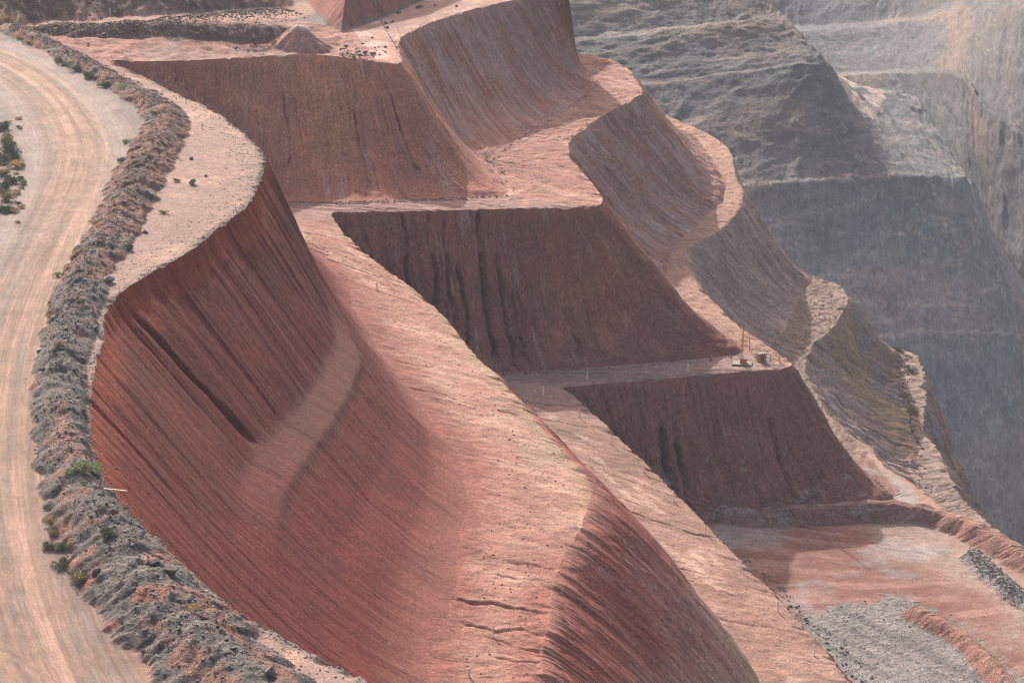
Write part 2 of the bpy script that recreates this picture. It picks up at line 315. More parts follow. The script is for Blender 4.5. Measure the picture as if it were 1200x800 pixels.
# plateau of the recess sinks a little and is eroded
plat = sstep(6.2, 6.6, Sg) * (1 - sstep(8.6, 8.9, Sg)) * (1 - D['b']) * (1 - D['b2']) * (1 - D['b3']) * (edge < 40)
z = z + plat * (.9 * fbm(X / 7, Y / 7, 360, 4) + .25 * fbm(X / 1.5, Y / 1.5, 361, 3)) * sstep(0, 2, edge)
Pg = np.stack([X, Y, z], -1)
n1 = fbm(X / 18, Y / 18, 400, 4); n2 = fbm(X / 5, Y / 5, 401, 4); n3 = fbm(X / 1.2, Y / 1.2, 402, 3)
rv = D['rd'] * D['rs']
pink = np.array((.29, .16, .115)); cream = np.array((.46, .31, .225)); greyd = np.array((.21, .175, .15)); brown = np.array((.27, .165, .13)); dark = np.array((.125, .108, .10))
c = np.broadcast_to(pink, X.shape + (3,)).copy()
c = mixc(c, (.30, .21, .165), sstep(0, .5, n2) * .6)
# road: tyre streaks along its length
tr = fbm(rv / 1.1, D['ra'] / 60, 410, 4, .65); tr2 = fbm(rv / 3.5 + 3, D['ra'] / 90, 411, 2)
road_m = 1 - sstep(8, 12, D['rd'] + 2 * n2)
rcx = mixc(np.broadcast_to(np.array((.27, .165, .12)), X.shape + (3,)), cream * .78, sstep(-.1, .5, tr + .5 * tr2) * .6)
bands = sum(np.exp(-((rv - o_ - .6 * vnoise(D['ra'] / 40, D['ra'] * 0 + o_, 412)) / w_) ** 2) for o_, w_ in ((-4.9, .7), (-2.1, .9), (1.0, .9), (3.7, .6), (6.3, .4)))
rcx = mixc(rcx * .80, (.40, .25, .185), np.clip(bands * (.55 + .5 * tr + .3 * n2), 0, 1) * .8)
rcx = mixc(rcx, (.19, .15, .125), sstep(.0, .30, -tr + .3 * n2) * .8)
fine_t = vnoise(rv / .22, D['ra'] / 45, 413); rcx = rcx * (1 + .22 * fine_t)[..., None]
shoulder = sstep(6.5, 10, D['rd'] + 1.5 * n2) * (1 - D['b'])
far_road = sstep(330, 400, Y)
c = mixc(c, greyd * .80, np.clip(shoulder * (.40 + .6 * far_road), 0, 1) * (edge > 9) * (X < LP[1][:, 0]))
c = mixc(c, rcx, road_m)
c = mixc(c, (.25, .21, .18), sstep(4, 7, np.abs(rv)) * road_m * .75 * sstep(320, 350, Y))
c = mixc(c, (.36, .19, .135), (D['s1'] > 0) * (1 - road_m) * (1 - far_road) * .8)
# ledge between the berm and the crest
ledge = (D['s1'] < 0) & (edge < 30) & (Sg < 6.4)
lc = mixc(np.broadcast_to(np.array((.27, .175, .14)), X.shape + (3,)), (.38, .235, .175), sstep(0, .5, n2))
lc = mixc(lc, (.15, .12, .105), (1 - sstep(.2, 1.3, edge + .8 * n3)) * .8)
c = mixc(c, lc, ledge.astype(float) * (1 - D['b']))
# upper road, plateau, back berms
c = mixc(c, (.28, .13, .095), plat); c = mixc(c, (.36, .19, .14), plat * sstep(.0, .4, n2) * .8); c = mixc(c, (.24, .19, .16), plat * sstep(.15, .5, n1) * .5)
# berm rock: grey rubble with brown earth patches
nb = fbm(D['a1'] / 9, D['q1'] * 2, 420, 4)
bc = mixc(np.broadcast_to(np.array((.115, .098, .088)), X.shape + (3,)), (.20, .10, .07), sstep(.0, .45, nb + .55 * sstep(300, 400, Y) + .35 * n2 - .06))
bc = mixc(bc, (.27, .105, .065), sstep(.2, .5, fbm(X / 4, Y / 4, 423, 3)) * (Y < 250) * .8)
bc = mixc(bc, (.22, .185, .16), sstep(.15, .5, D['rough']) * .6); bc = mixc(bc, (.08, .07, .066), sstep(.1, .5, -D['heap']) * .35)
c = mixc(c, bc, D['b']); 
bc2 = mixc(np.broadcast_to(np.array((.16, .09, .07)), X.shape + (3,)), (.22, .18, .155), sstep(.1, .5, D['rough']) * .6)
c = mixc(c, bc2, np.maximum(D['b2'], D['b3']))
ud, us, ua, _ = poly_dist(X, Y, ru_)
upr = (1 - sstep(4, 6, ud)) * (D['b2'] < .3) * (Sg > 6)
c = mixc(c, (.34, .20, .15), upr)
hm = sstep(0, 1, D['hill']); c = mixc(c, mixc(np.broadcast_to(np.array((.27, .10, .075)), X.shape + (3,)), (.22, .13, .11), sstep(0, .4, n2)), hm)
# top bench in the second bay
tb = (Sg > 8.7) & (D['hill'] <= 0)
c = np.where(tb[..., None], mixc(np.broadcast_to(np.array((.36, .205, .155)), X.shape + (3,)), (.46, .30, .235), sstep(0, .4, n2)), c)
c = mixc(c, (.38, .20, .15), sstep(.3, 1, D['zm'])); c = mixc(c, (.62, .5, .42), sstep(3.6, 4.3, D['zm']))
grill = np.maximum(hm * .9, road_m * (1 - D['b']) * .6); gst = np.clip(.08 + .95 * D['b'] + .8 * np.maximum(D['b2'], D['b3']) + .25 * plat + .2 * ledge, 0, 1) * (1 - road_m * (1 - D['b']) * .8)
uvg = np.stack([np.where(hm > .5, D['ha'], rv), np.where(hm > .5, D['hill'], D['ra'] * .16)], -1)
cell = lambda a: (a[:-1, :-1] + a[1:, 1:]) / 2
is_b = cell(np.maximum(np.maximum(D['b'], D['b2']), D['b3'])) > .5
is_r = (cell(np.maximum(road_m, upr * .9)) > .5) & ~is_b
grid_objects(Pg, c, grill, gst, uvg, [('berm', is_b, M_soil), ('haul_road', is_r, M_soil), ('ground', ~is_b & ~is_r, M_soil)], flip=False)

# terraces
rows = []
# (a, b, rows) : batter or bench between line a and line b
segs = [(1, 2, 84, 'b'), (2, 3, 34, 'f'), (3, 4, 84, 'b'), (4, 5, 34, 'f'), (5, 6, 72, 'b'), (6, 7, 110, 'floor'), (7, 8, 46, 'b'), (8, 9, 10, 'f'), (9, 10, 42, 'b'), (10, 11, 30, 'b')]
# gullies eroded down the faces: (segment, s, top t, bottom t, depth, width m)
gul = [(3, 7.8, .0, .55, 1.8, .5), (3, 8.0, .0, .62, 1.5, .4), (3, 8.38, .0, .95, 2.6, .6), (3, 8.48, .25, 1., 1.8, .5), (3, 8.13, .05, .9, 1.6, .45), (3, 8.22, .3, .98, 2.0, .5), (3, 8.53, .45, .98, 1.3, .45), (3, 8.75, .6, 1., 1.2, .5), (3, 7.45, .1, .9, 1.3, .5), (3, 8.02, .3, .9, 1.2, .45),
       (1, 8.72, .12, .75, 1.0, .45), (1, 8.4, .3, .9, .7, .4), (1, 7.9, .2, .7, .6, .4),
       (5, 7.1, .02, .6, 1.3, .5), (5, 7.35, .05, .5, 1.4, .5), (5, 7.6, .1, .7, 1.2, .5), (5, 8.15, .2, .9, 1.6, .9), (5, 8.25, .4, 1., 1.4, .8), (5, 8.8, .3, .9, 1.0, .6)]
bgul = [(2, 3.72, .0, 1., 1.0, .4), (2, 3.58, .2, 1., .8, .35), (2, 3.45, .5, 1., .7, .4), (2, 3.95, .55, 1., .6, .4), (2, 3.86, .4, 1., .5, .3), (2, 4.15, .35, .8, .3, .4), (2, 3.3, .6, 1., .8, .4), (4, 4.75, .0, 1., .5, .4), (4, 5.0, .2, 1., .4, .35), (4, 6.3, 0, .8, .5, .4), (4, 5.15, 0, 1, .9, .4), (4, 4.9, .2, 1, .5, .35), (4, 5.6, 0, .8, .4, .35), (4, 6.6, .1, 1, .7, .4), (2, 4.9, 0, 1, .35, .4)]
floor_ridges = [  # berms on the pit floor: (points px, half width, height)
    ([(850,608),(900,611),(960,608),(1020,604),(1060,605),(1100,612),(1140,628),(1175,645),(1215,668)], 3.6, 2.6),
    ([(1072,722),(1105,740),(1135,760),(1160,785),(1185,815)], 2.6, 1.8),
    ([(1140,655),(1165,680),(1190,700),(1230,725)], 2.4, 1.5)]
floor_gravel = [(945,722),(985,708),(1040,700),(1090,712),(1140,745),(1190,790),(1230,850),(960,850),(900,790)]
gr = random.Random(3)
gul += [(3, gr.uniform(7.5, 8.98), gr.uniform(0, .5), gr.uniform(.6, 1), gr.uniform(.2, .6), gr.uniform(.25, .4)) for _ in range(20)]
gul += [(1, gr.uniform(7.5, 8.98), gr.uniform(.2, .6), gr.uniform(.8, 1), gr.uniform(.15, .4), gr.uniform(.25, .4)) for _ in range(16)]
gul += [(5, gr.uniform(7.2, 8.98), gr.uniform(0, .6), gr.uniform(.6, 1), gr.uniform(.2, .5), gr.uniform(.3, .5)) for _ in range(16)]
def seg(a, b, n, kind):
    A = LP[a]; B = LP[b]; t = np.linspace(0, 1, n + 1)[:, None]
    X = A[:, 0] + (B[:, 0] - A[:, 0]) * t; Y = A[:, 1] + (B[:, 1] - A[:, 1]) * t
    s = np.broadcast_to(S, X.shape); T = np.broadcast_to(t, X.shape)
    za = ZC0 if a == 1 else (ZL[a] if kind == 'b' else zs[a]); H = za - zs[b]
    um = .5 * (arcs[a] + arcs[b]); u = um + 0 * X
    wd = np.hypot(B[:, 0] - A[:, 0], B[:, 1] - A[:, 1])[None, :]
    v = T * np.hypot(wd, H)
    dirx = ((B[:, 0] - A[:, 0]) / wd[0])[None, :]; diry = ((B[:, 1] - A[:, 1]) / wd[0])[None, :]
    fade = sstep(0, .06, T) * (1 - sstep(.93, 1, T))
    Z = np.full(X.shape, float(zs[a])); rill = np.zeros(X.shape); stone = np.full(X.shape, .3)
    n1 = fbm(X / 16, Y / 16 + Z / 9, 500 + a, 4); n2 = fbm(u / 5, v / 9, 510 + a, 4); ns = fbm(u / 1.3, v / 14, 520 + a, 4, .6); n3 = fbm(u / 2.2, v / 2.2, 530 + a, 4, .6)
    full = lambda c_: np.broadcast_to(np.array(c_, float), X.shape + (3,)).copy()
    if kind == 'b':
        # profile: rounded foot, straight upper part
        foot = .10 if a > 1 else .16
        prof = T + foot * np.sin(math.pi * T) * (.5 + T)
        if a == 1:                                           # half-buried ledge in the near bay
            w_ = sstep(2.9, 3.8, s) * (1 - sstep(4.45, 5.05, s))
            pl = np.interp(T, [0, .03, .42, .44, .55, .565, .72, .86, 1], [0, .075, .635, .65, .67, .695, .86, .955, 1])
            prof = prof * (1 - w_) + pl * w_
            prof = prof * (1 - .0)
            cr = 1.5 * np.exp(-((s - 3.70 - .12 * T - .02 * n2 - .008 * n3) / .012) ** 2) * (1 - sstep(.39, .44, T)) * sstep(.02, .1, T)
            X = X - dirx * cr * 1.3; Y = Y - diry * cr * 1.3
            cr3 = np.exp(-((s - 3.05 - .05 * T) / .03) ** 2) * (1 - sstep(.3, .42, T)) * sstep(0, .1, T); X = X - dirx * cr3 * .6
        if a == 3:
            w3 = (1 - sstep(4.7, 5.5, s)) * sstep(1, 2, s); prof = prof * (1 - w3) + (T ** 1.25) * w3
        Z = za - H * prof
        amp = {1: .34, 3: .55, 5: .55, 7: .8, 9: 1.1, 10: 1.2}[a]
        ampv = amp * fade * (1 - .5 * ((a == 1) | (a == 3)) * (s < 6.6) )
        rl = .25 - np.where((a <= 3) & (s < 6.6), .7, 1.5) * np.clip(1 - 2.6 * np.abs(vnoise(u / (1.05 if a < 7 else 2.4) + .35 * n2, v / 34, 540 + a)), 0, 1) ** 1.3 + .5 * ridged(u / .7, v / 6, 541 + a, 2)
        big = fbm(u / 9, v / 20, 550 + a, 3); lump = fbm(u / 2.5, v / 3.5, 560 + a, 4, .6)
        disp = ampv * (rl * np.clip(.7 + 1.2 * n2 + .5 * n1, .1, 1.6) + 1.2 * lump) + fade * (.45 + (a >= 7) * 1.2) * big
        for ga, gs, t0, t1, dp, wdm in gul:
            if ga != a: continue
            us = np.interp(gs, S, um) + .55 * vnoise(v / 5, v * 0 + gs * 9, 570) + .22 * vnoise(v / 1.1, v * 0 + gs * 5, 571)
            disp = disp - 2.6 * dp * np.exp(-((u - us) / (wdm * .58)) ** 2) * sstep(t0 - .04, t0 + .06, T) * (1 - sstep(t1 - .08, t1 + .02, T)) * (.6 + .6 * vnoise(v / 2, v * 0, 572))
        X = X + dirx * disp; Y = Y + diry * disp
        Z = Z + .9 * np.clip(fbm(u / 4, v / 4, 610 + a, 4, .6) + .1, 0, 1) * sstep(.80, .93, T) * (1 - sstep(.95, 1, T)) * (s > 6)
        if a >= 7:
            Z = Z + fade * 1.0 * fbm(u / 5, v / 4, 575 + a, 4)
        rill = fade * .8 + .2; stone = .45 + .3 * n3
        if a == 1:
            near = 1 - sstep(6.3, 7.0, s)
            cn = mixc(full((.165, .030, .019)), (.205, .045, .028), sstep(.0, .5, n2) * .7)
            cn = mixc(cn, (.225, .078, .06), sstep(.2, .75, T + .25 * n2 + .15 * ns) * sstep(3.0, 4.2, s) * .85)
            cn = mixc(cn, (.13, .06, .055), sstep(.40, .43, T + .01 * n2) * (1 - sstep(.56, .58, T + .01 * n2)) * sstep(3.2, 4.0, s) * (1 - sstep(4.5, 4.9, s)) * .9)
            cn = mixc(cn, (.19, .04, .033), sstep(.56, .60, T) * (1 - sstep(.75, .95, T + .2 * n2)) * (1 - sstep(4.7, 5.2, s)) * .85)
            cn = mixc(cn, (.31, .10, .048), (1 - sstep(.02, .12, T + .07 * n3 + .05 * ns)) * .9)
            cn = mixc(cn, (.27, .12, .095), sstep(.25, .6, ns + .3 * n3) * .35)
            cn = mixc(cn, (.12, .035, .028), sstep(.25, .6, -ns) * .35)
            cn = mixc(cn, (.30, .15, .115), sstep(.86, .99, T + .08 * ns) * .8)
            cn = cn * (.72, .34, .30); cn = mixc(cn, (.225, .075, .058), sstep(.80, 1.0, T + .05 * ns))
            cf = mixc(full((.50, .20, .115)), (.36, .14, .095), sstep(.2, .8, T + .3 * n1))
            yl = np.exp(-((s - 8.0) / .28) ** 2) * sstep(-.2, .5, n1 + .25) * (1 - sstep(.4, .75, T))
            cf = mixc(cf, (.42, .25, .11), yl * .8); cf = mixc(cf, (.40, .165, .105), (1 - sstep(.04, .2, T + .1 * n3)) * .6)
            cf = mixc(cf, (.40, .31, .28), sstep(.3, .6, ns) * .4); cf = mixc(cf, (.15, .09, .085), sstep(.3, .6, -ns) * .35)
            bay = sstep(8.95, 9.3, s)
            cbz = mixc(full((.40, .205, .155)), (.41, .17, .115), sstep(-.1, .4, n2)); cbz = mixc(cbz, (.42, .31, .27), sstep(.1, .5, ns) * .5); cbz = mixc(cbz, (.20, .115, .10), sstep(.2, .6, -ns) * .45)
            cf = mixc(cf, cbz, bay)
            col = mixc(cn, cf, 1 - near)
        elif a == 3:
            cn = mixc(full((.29, .085, .062)), (.42, .225, .17), sstep(.30, .85, T + .3 * n2)); cn = mixc(cn, (.44, .31, .18), sstep(.75, 1.0, T + .15 * n2) * .8)
            cn = mixc(cn, (.46, .32, .25), sstep(.25, .55, ns + .25 * n3) * .25); cn = mixc(cn, (.37, .175, .13), (1 - sstep(.0, .16, T + .08 * n3)) * .8)
            cf = mixc(full((.28, .098, .066)), (.22, .08, .06), sstep(.3, .9, T + .3 * n1)); cf = mixc(cf, (.33, .155, .10), sstep(.0, .5, n2) * .5)
            cf = mixc(cf, (.40, .32, .29), sstep(.38, .62, ns) * .45); cf = mixc(cf, (.11, .07, .065), sstep(.3, .6, -ns) * .4)
            bay = sstep(9.05, 9.4, s)
            cbz = mixc(full((.38, .20, .155)), (.42, .19, .13), sstep(.0, .45, n2)); cbz = mixc(cbz, (.44, .36, .33), sstep(.15, .5, ns) * .6); cbz = mixc(cbz, (.19, .125, .115), sstep(.2, .6, -ns) * .5)
            cf = mixc(cf, cbz, bay); col = mixc(cn, cf, sstep(5.5, 7, s))
        elif a == 5:
            cf = mixc(full((.26, .10, .075)), (.21, .09, .075), sstep(.3, .9, T + .35 * n1)); cf = mixc(cf, (.28, .125, .08), sstep(.1, .5, n2) * .5)
            cf = mixc(cf, (.36, .31, .30), sstep(.3, .6, n3) * .4 * sstep(.2, .5, T)); cf = mixc(cf, (.10, .065, .065), sstep(.3, .6, -ns) * .4)
            bay = sstep(9.05, 9.35, s)
            q = (u - np.interp(9.2, S, arcs[5])) / 14 + T * 1.3 + .35 * n2
            cbz = full((.40, .22, .165)); cbz = mixc(cbz, (.44, .25, .18), sstep(.7, 1.1, q)); cbz = mixc(cbz, (.56, .40, .18), np.exp(-((np.mod(q, 4.2) - 2.3) / .5) ** 2) * .9)
            cbz = mixc(cbz, (.37, .24, .15), np.exp(-((np.mod(q, 4.2) - 3.0) / .3) ** 2) * .7); cbz = mixc(cbz, (.40, .255, .20), sstep(4.3, 5.0, q)); cbz = mixc(cbz, (.52, .42, .36), sstep(.20, .55, ns) * .4); cbz = mixc(cbz, (.14, .11, .105), sstep(.2, .55, -ns) * .5)
            col = mixc(cf, cbz, bay)
        else:
            col = full((.40, .255, .19)); q = T * 1.6 + n2 * .8 + u / 26
            col = mixc(col, (.52, .31, .14), np.exp(-((np.mod(q, 2.3) - 1.0) / .3) ** 2) * .85); col = mixc(col, (.30, .235, .225), np.exp(-((np.mod(q, 2.3) - 1.7) / .3) ** 2) * .7)
            col = mixc(col, (.40, .36, .31), sstep(.15, .5, ns) * .45); col = mixc(col, (.12, .105, .10), sstep(.1, .5, -ns) * .5)
            stone = .7 + 0 * n3
    elif kind == 'f':
        # a bench: eroded streaks across it, a low outer lip, talus at the inner foot
        drop = .25 * fbm(u / 9, v / 30, 580 + a, 3) + .10 * ridged(u / 2.3 + 1.4 * n3, v / 6, 581 + a, 3) * fade + .16 * fbm(X / 1.1, Y / 1.1, 582 + a, 4, .6) * fade
        for ga, gs, t0, t1, dp, wdm in bgul:
            if ga != a: continue
            us = np.interp(gs, S, um) + 1.6 * vnoise(v / 6, v * 0 + gs * 9, 583) + .5 * vnoise(v / 1.5, v * 0 + gs * 5, 584)
            drop = drop - .8 * dp * np.exp(-((u - us) / (wdm * .75)) ** 2) * sstep(t0 - .08, t0 + .08, T) * (1 - .5 * sstep(t1 - .1, t1, T)) * (.6 + .5 * vnoise(v / 2, v * 0, 585))
        Z = Z + drop * sstep(0, .08, T) * (1 - sstep(.96, 1, T)) + (ZL[b] - zs[b]) * sstep(.86, 1, T)
        Z = Z + .9 * (1 - sstep(0, .28, T)) * sstep(0, .02, T) * .0
        rill = .22 * fade; stone = .15 + .25 * (n3 > .1)
        Z = Z + fade * (s > 8.9) * .38 * fbm(X / 1.8, Y / 1.8, 625, 5, .65)
        if a == 2:
            col = mixc(full((.335, .165, .12)), (.44, .26, .19), sstep(-.1, .5, n2 + .4 * n1)); col = mixc(col, (.24, .105, .078), sstep(.1, .5, -ns + .2 * n3) * .5)
            col = mixc(col, (.225, .075, .058), (1 - sstep(.0, .42, T + .16 * ns + .1 * n3 - .04)) * (s < 6.9))  # wall red run onto the bench foot, with shadow streaks painted in
            col = mixc(col, (.31, .245, .135), sstep(.80, .93, T + .15 * n3) * sstep(4.1, 4.45, s) * (1 - sstep(5.6, 6.4, s)) * .45)
            col = mixc(col, (.31, .25, .165), sstep(.05, .4, n1 + .3 * n3) * sstep(.45, .7, T) * sstep(4.2, 4.6, s) * (1 - sstep(5.2, 5.8, s)) * .45)
            col = mixc(col, (.27, .095, .07), sstep(.55, .85, T + .15 * n3) * (1 - sstep(3.8, 4.3, s)) * .7)
            col = mixc(col, (.30, .18, .15), sstep(6.7, 7.1, s) * (1 - sstep(8.95, 9.02, s)) * .7)
        elif a == 4:
            col = mixc(full((.265, .15, .11)), (.33, .20, .15), sstep(-.1, .5, n2)); col = mixc(col, (.205, .11, .08), sstep(.1, .5, -ns) * .5)
            col = mixc(col, (.46, .31, .225), sstep(.25, .5, fbm(u / 8, v / 4, 586, 3) ) * sstep(.2, .4, T) * (1 - sstep(.7, .8, T)) * .8 * (s < 6.8))
            col = mixc(col, (.28, .19, .165), sstep(6.2, 7.0, s) * (1 - sstep(9.0, 9.1, s)) * .7)
            col = mixc(col, (.36, .21, .15), sstep(9, 9.2, s) * .8)
        else:
            col = mixc(full((.27, .19, .145)), (.37, .26, .20), sstep(0, .4, n3)); stone = .6 + 0 * n3; Z = Z + .5 * n3 * fade
    else:
        Z = Z + .18 * n1 + .10 * n3 * fade
        rm = np.zeros(X.shape)
        for k, (pts, hw, ht) in enumerate(floor_ridges):
            P_ = smooth_poly([at(p_[0], p_[1], Z3)[:2] for p_ in pts], 5); d, sg, ar, _ = poly_dist(X, Y, P_)
            q = np.clip(1 - d / (hw * (1 + .2 * fbm(ar / 4, sg, 590 + k, 3))), 0, 1)
            Z = np.maximum(Z, zs[a] + ht * np.minimum(q * 1.35, 1) * (1 + .25 * fbm(ar / 3, q, 593 + k, 3)) + .35 * n3 * (q > 0)); rm = np.maximum(rm, sstep(0, .2, q) * (1 + k * .0))
            if k == 1: ridge_pink = sstep(0, .2, q)
            if k == 2: ridge_grey = sstep(0, .2, q)
        gv = inpoly(X + 3.5 * n2 + 1.2 * n3, Y + 5 * n3 + 3 * n2, [at(p_[0], p_[1], Z3) for p_ in floor_gravel])
        bay = sstep(9.15, 9.4, s)
        Z = Z + (ZL[b] - zs[b]) * sstep(.95, 1, T); Z = np.where(T < .001, zs[a], Z); Z = np.where(T > .999, ZL[b], Z)
        Z = Z + bay * fade * .55 * fbm(X / 1.5, Y / 1.5, 620, 5, .7)
        gvf = gv.astype(float) * (s < 9.1)
        Z = Z + .22 * gvf * fbm(X / .8, Y / .8, 596, 4, .7)
        trk = fbm((X * .82 + Y * .57) / 1.3, (X * .57 - Y * .82) / 30, 597, 3)
        col = mixc(full((.21, .095, .07)), (.29, .155, .12), sstep(-.1, .4, fbm(u / 3, v / 12, 598, 4))); col = mixc(col, (.36, .26, .20), sstep(.55, .8, T + .2 * n1) * .8)
        col = mixc(col, (.30, .285, .26), sstep(.15, .45, n1 + .2 * n3) * .5)
        col = mixc(col, mixc(full((.26, .235, .205)), (.19, .175, .155), sstep(.0, .4, trk)), gvf * .95)
        col = mixc(col, (.23, .11, .08), rm * .85); col = mixc(col, (.30, .27, .25), rm * sstep(.1, .5, n3) * .6); col = mixc(col, (.31, .155, .11), ridge_pink * .9); col = mixc(col, (.30, .285, .27), ridge_grey * .9)
        ledge_c = mixc(full((.21, .145, .11)), (.30, .21, .16), sstep(-.1, .4, ns)); col = mixc(col, ledge_c, bay)
        col = mixc(col, (.36, .19, .135), sstep(.86, .95, T) * (s < 9.3) * .9)
        stone = np.clip(.15 + .8 * gvf + .6 * rm, 0, 1); rill = .25 * np.ones(X.shape) * (1 - gvf) * (1 - rm)
    return np.stack([X, Y, Z], -1), col, rill, np.clip(stone + np.zeros(X.shape), 0, 1), np.stack([u + 400 * a, v + 50 * a], -1)
PT, CT, RT, ST, UT, TAG = [], [], [], [], [], []
for k, (a, b, n, kind) in enumerate(segs):
    P_, c_, r_, s_, u_ = seg(a, b, n, kind)
    obj_name = {'b': 'pit_batter', 'f': 'bench', 'floor': 'pit_floor'}[kind]
    if kind == 'floor':
        m = np.zeros((P_.shape[0] - 1, P_.shape[1] - 1), bool); m[:] = True
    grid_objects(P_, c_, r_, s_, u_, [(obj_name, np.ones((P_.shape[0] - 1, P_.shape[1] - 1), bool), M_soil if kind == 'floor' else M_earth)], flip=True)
    if kind != 'b': PT.append((a, P_))
BENCH = {a: P_ for a, P_ in PT}

# ------------------------------------------------------------------ far walls across the pit
def far_grid(name, stations, zsamp, seed, cols_n=420, rows_n=300, amp=5.0, colf=None):
    """stations: list (s, [(px, py, dist), ...]) with the same number of profile points top to bottom"""
    st = np.array([a for a, _ in stations]); pr = np.array([[at_d(*p) for p in b] for _, b in stations])   # (ns, np, 3)
    for j in ((1, .6), (3, .25), (5, .15), (7, .15)):
        if j[0] + 1 < pr.shape[1] - 1: pr[:, j[0] + 1] = pr[:, j[0]] * (1 - j[1]) + pr[:, j[0] + 1] * j[1]
    s = np.linspace(st[0], st[-1], cols_n); npf = pr.shape[1]
    PL = []
    for j in range(npf):
        PL.append(spline([(st[i], *pr[i, j]) for i in range(len(st))], s))
    PL = np.array(PL)                                        # (np, cols, 3)
    d = np.concatenate([[0], np.cumsum(np.linalg.norm(np.diff(PL.mean(1), axis=0), axis=1))])
    tt = np.linspace(0, d[-1], rows_n); k = np.clip(np.searchsorted(d, tt, 'right') - 1, 0, npf - 2); f = ((tt - d[k]) / (d[k + 1] - d[k]))[:, None, None]
    P = PL[k] * (1 - f) + PL[k + 1] * f
    ua = np.concatenate([[0], np.cumsum(np.linalg.norm(np.diff(P[rows_n // 2], axis=0), axis=1))])[None, :] + 0 * P[..., 0]
    va = tt[:, None] + 0 * ua
    n1 = fbm(ua / 60, va / 40, seed, 5); n2 = ridged(ua / 11 + n1, va / 38, seed + 9, 5); n3 = fbm(ua / 6, va / 5, seed + 20, 5, .6)
    tx = np.gradient(P, axis=1); ty = np.gradient(P, axis=0); nn = np.cross(tx, ty); nn /= np.maximum(np.linalg.norm(nn, axis=-1, keepdims=True), 1e-6)
    nn *= np.where(nn[..., 2:] < 0, -1, 1)
    P = P + nn * (amp * (n1 * .45 + n2 * .40 + n3 * .22))[..., None]
    c = colf(P, ua, va, n1, n2, n3)
    grid_objects(P, c, .7 + 0 * ua, .6 + 0 * ua, np.stack([ua, va], -1), [(name, np.ones((rows_n - 1, cols_n - 1), bool), M_far)])
def vein(ua, va, seed, k=1.0):
    w_ = np.abs(fbm(ua / 55 + .3, va / 17, seed, 4)); return 1 - sstep(.0, .035 * k, w_)
def col_mass(P, ua, va, n1, n2, n3):
    full = np.broadcast_to(np.array((.17, .165, .16)), ua.shape + (3,)).copy()
    c = mixc(full, (.22, .17, .145), sstep(.0, .4, n1)); c = mixc(c, (.135, .14, .14), sstep(.0, .5, -n1) * .8)
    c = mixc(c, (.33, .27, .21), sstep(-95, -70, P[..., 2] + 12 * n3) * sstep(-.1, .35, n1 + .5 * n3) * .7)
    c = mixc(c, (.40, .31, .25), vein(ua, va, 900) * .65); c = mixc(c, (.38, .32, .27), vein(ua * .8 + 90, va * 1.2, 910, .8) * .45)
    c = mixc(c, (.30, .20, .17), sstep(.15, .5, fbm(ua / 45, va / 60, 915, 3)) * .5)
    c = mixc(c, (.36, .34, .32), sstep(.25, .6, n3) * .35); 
    c = c * (1 - .25 * sstep(-125, -95, P[..., 2]))[..., None] * (1 + .55 * (1 - sstep(-150, -105, P[..., 2] + 10 * n1)))[..., None]  # paler lower rock; colour also lifts its shade and dims the sunlit top
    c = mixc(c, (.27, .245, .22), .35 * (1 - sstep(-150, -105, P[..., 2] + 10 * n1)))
    pad = (P[..., 0] > 128) & (P[..., 0] < 190) & (P[..., 1] > 925) & (P[..., 1] < 1090) & (P[..., 2] < -92 + 4 * n3) & (P[..., 2] > -112)
    c = mixc(c, (.62, .44, .36), pad * sstep(-.5, -.2, fbm(P[..., 0] / 14, P[..., 1] / 26, 930, 3)) * .9)
    return mixc(c, (.09, .085, .08), sstep(.2, .6, -n3) * .35)
def col_back(P, ua, va, n1, n2, n3):
    full = np.broadcast_to(np.array((.175, .165, .165)), ua.shape + (3,)).copy()
    c = mixc(full, (.30, .215, .17), sstep(.05, .45, n1) * .8); c = mixc(c, (.15, .15, .155), sstep(.0, .5, -n1) * .6)
    c = mixc(c, (.38, .31, .26), vein(ua * 1.3, va * .6, 920) * .4); return mixc(c, (.09, .09, .095), sstep(.2, .6, -n3) * .3)
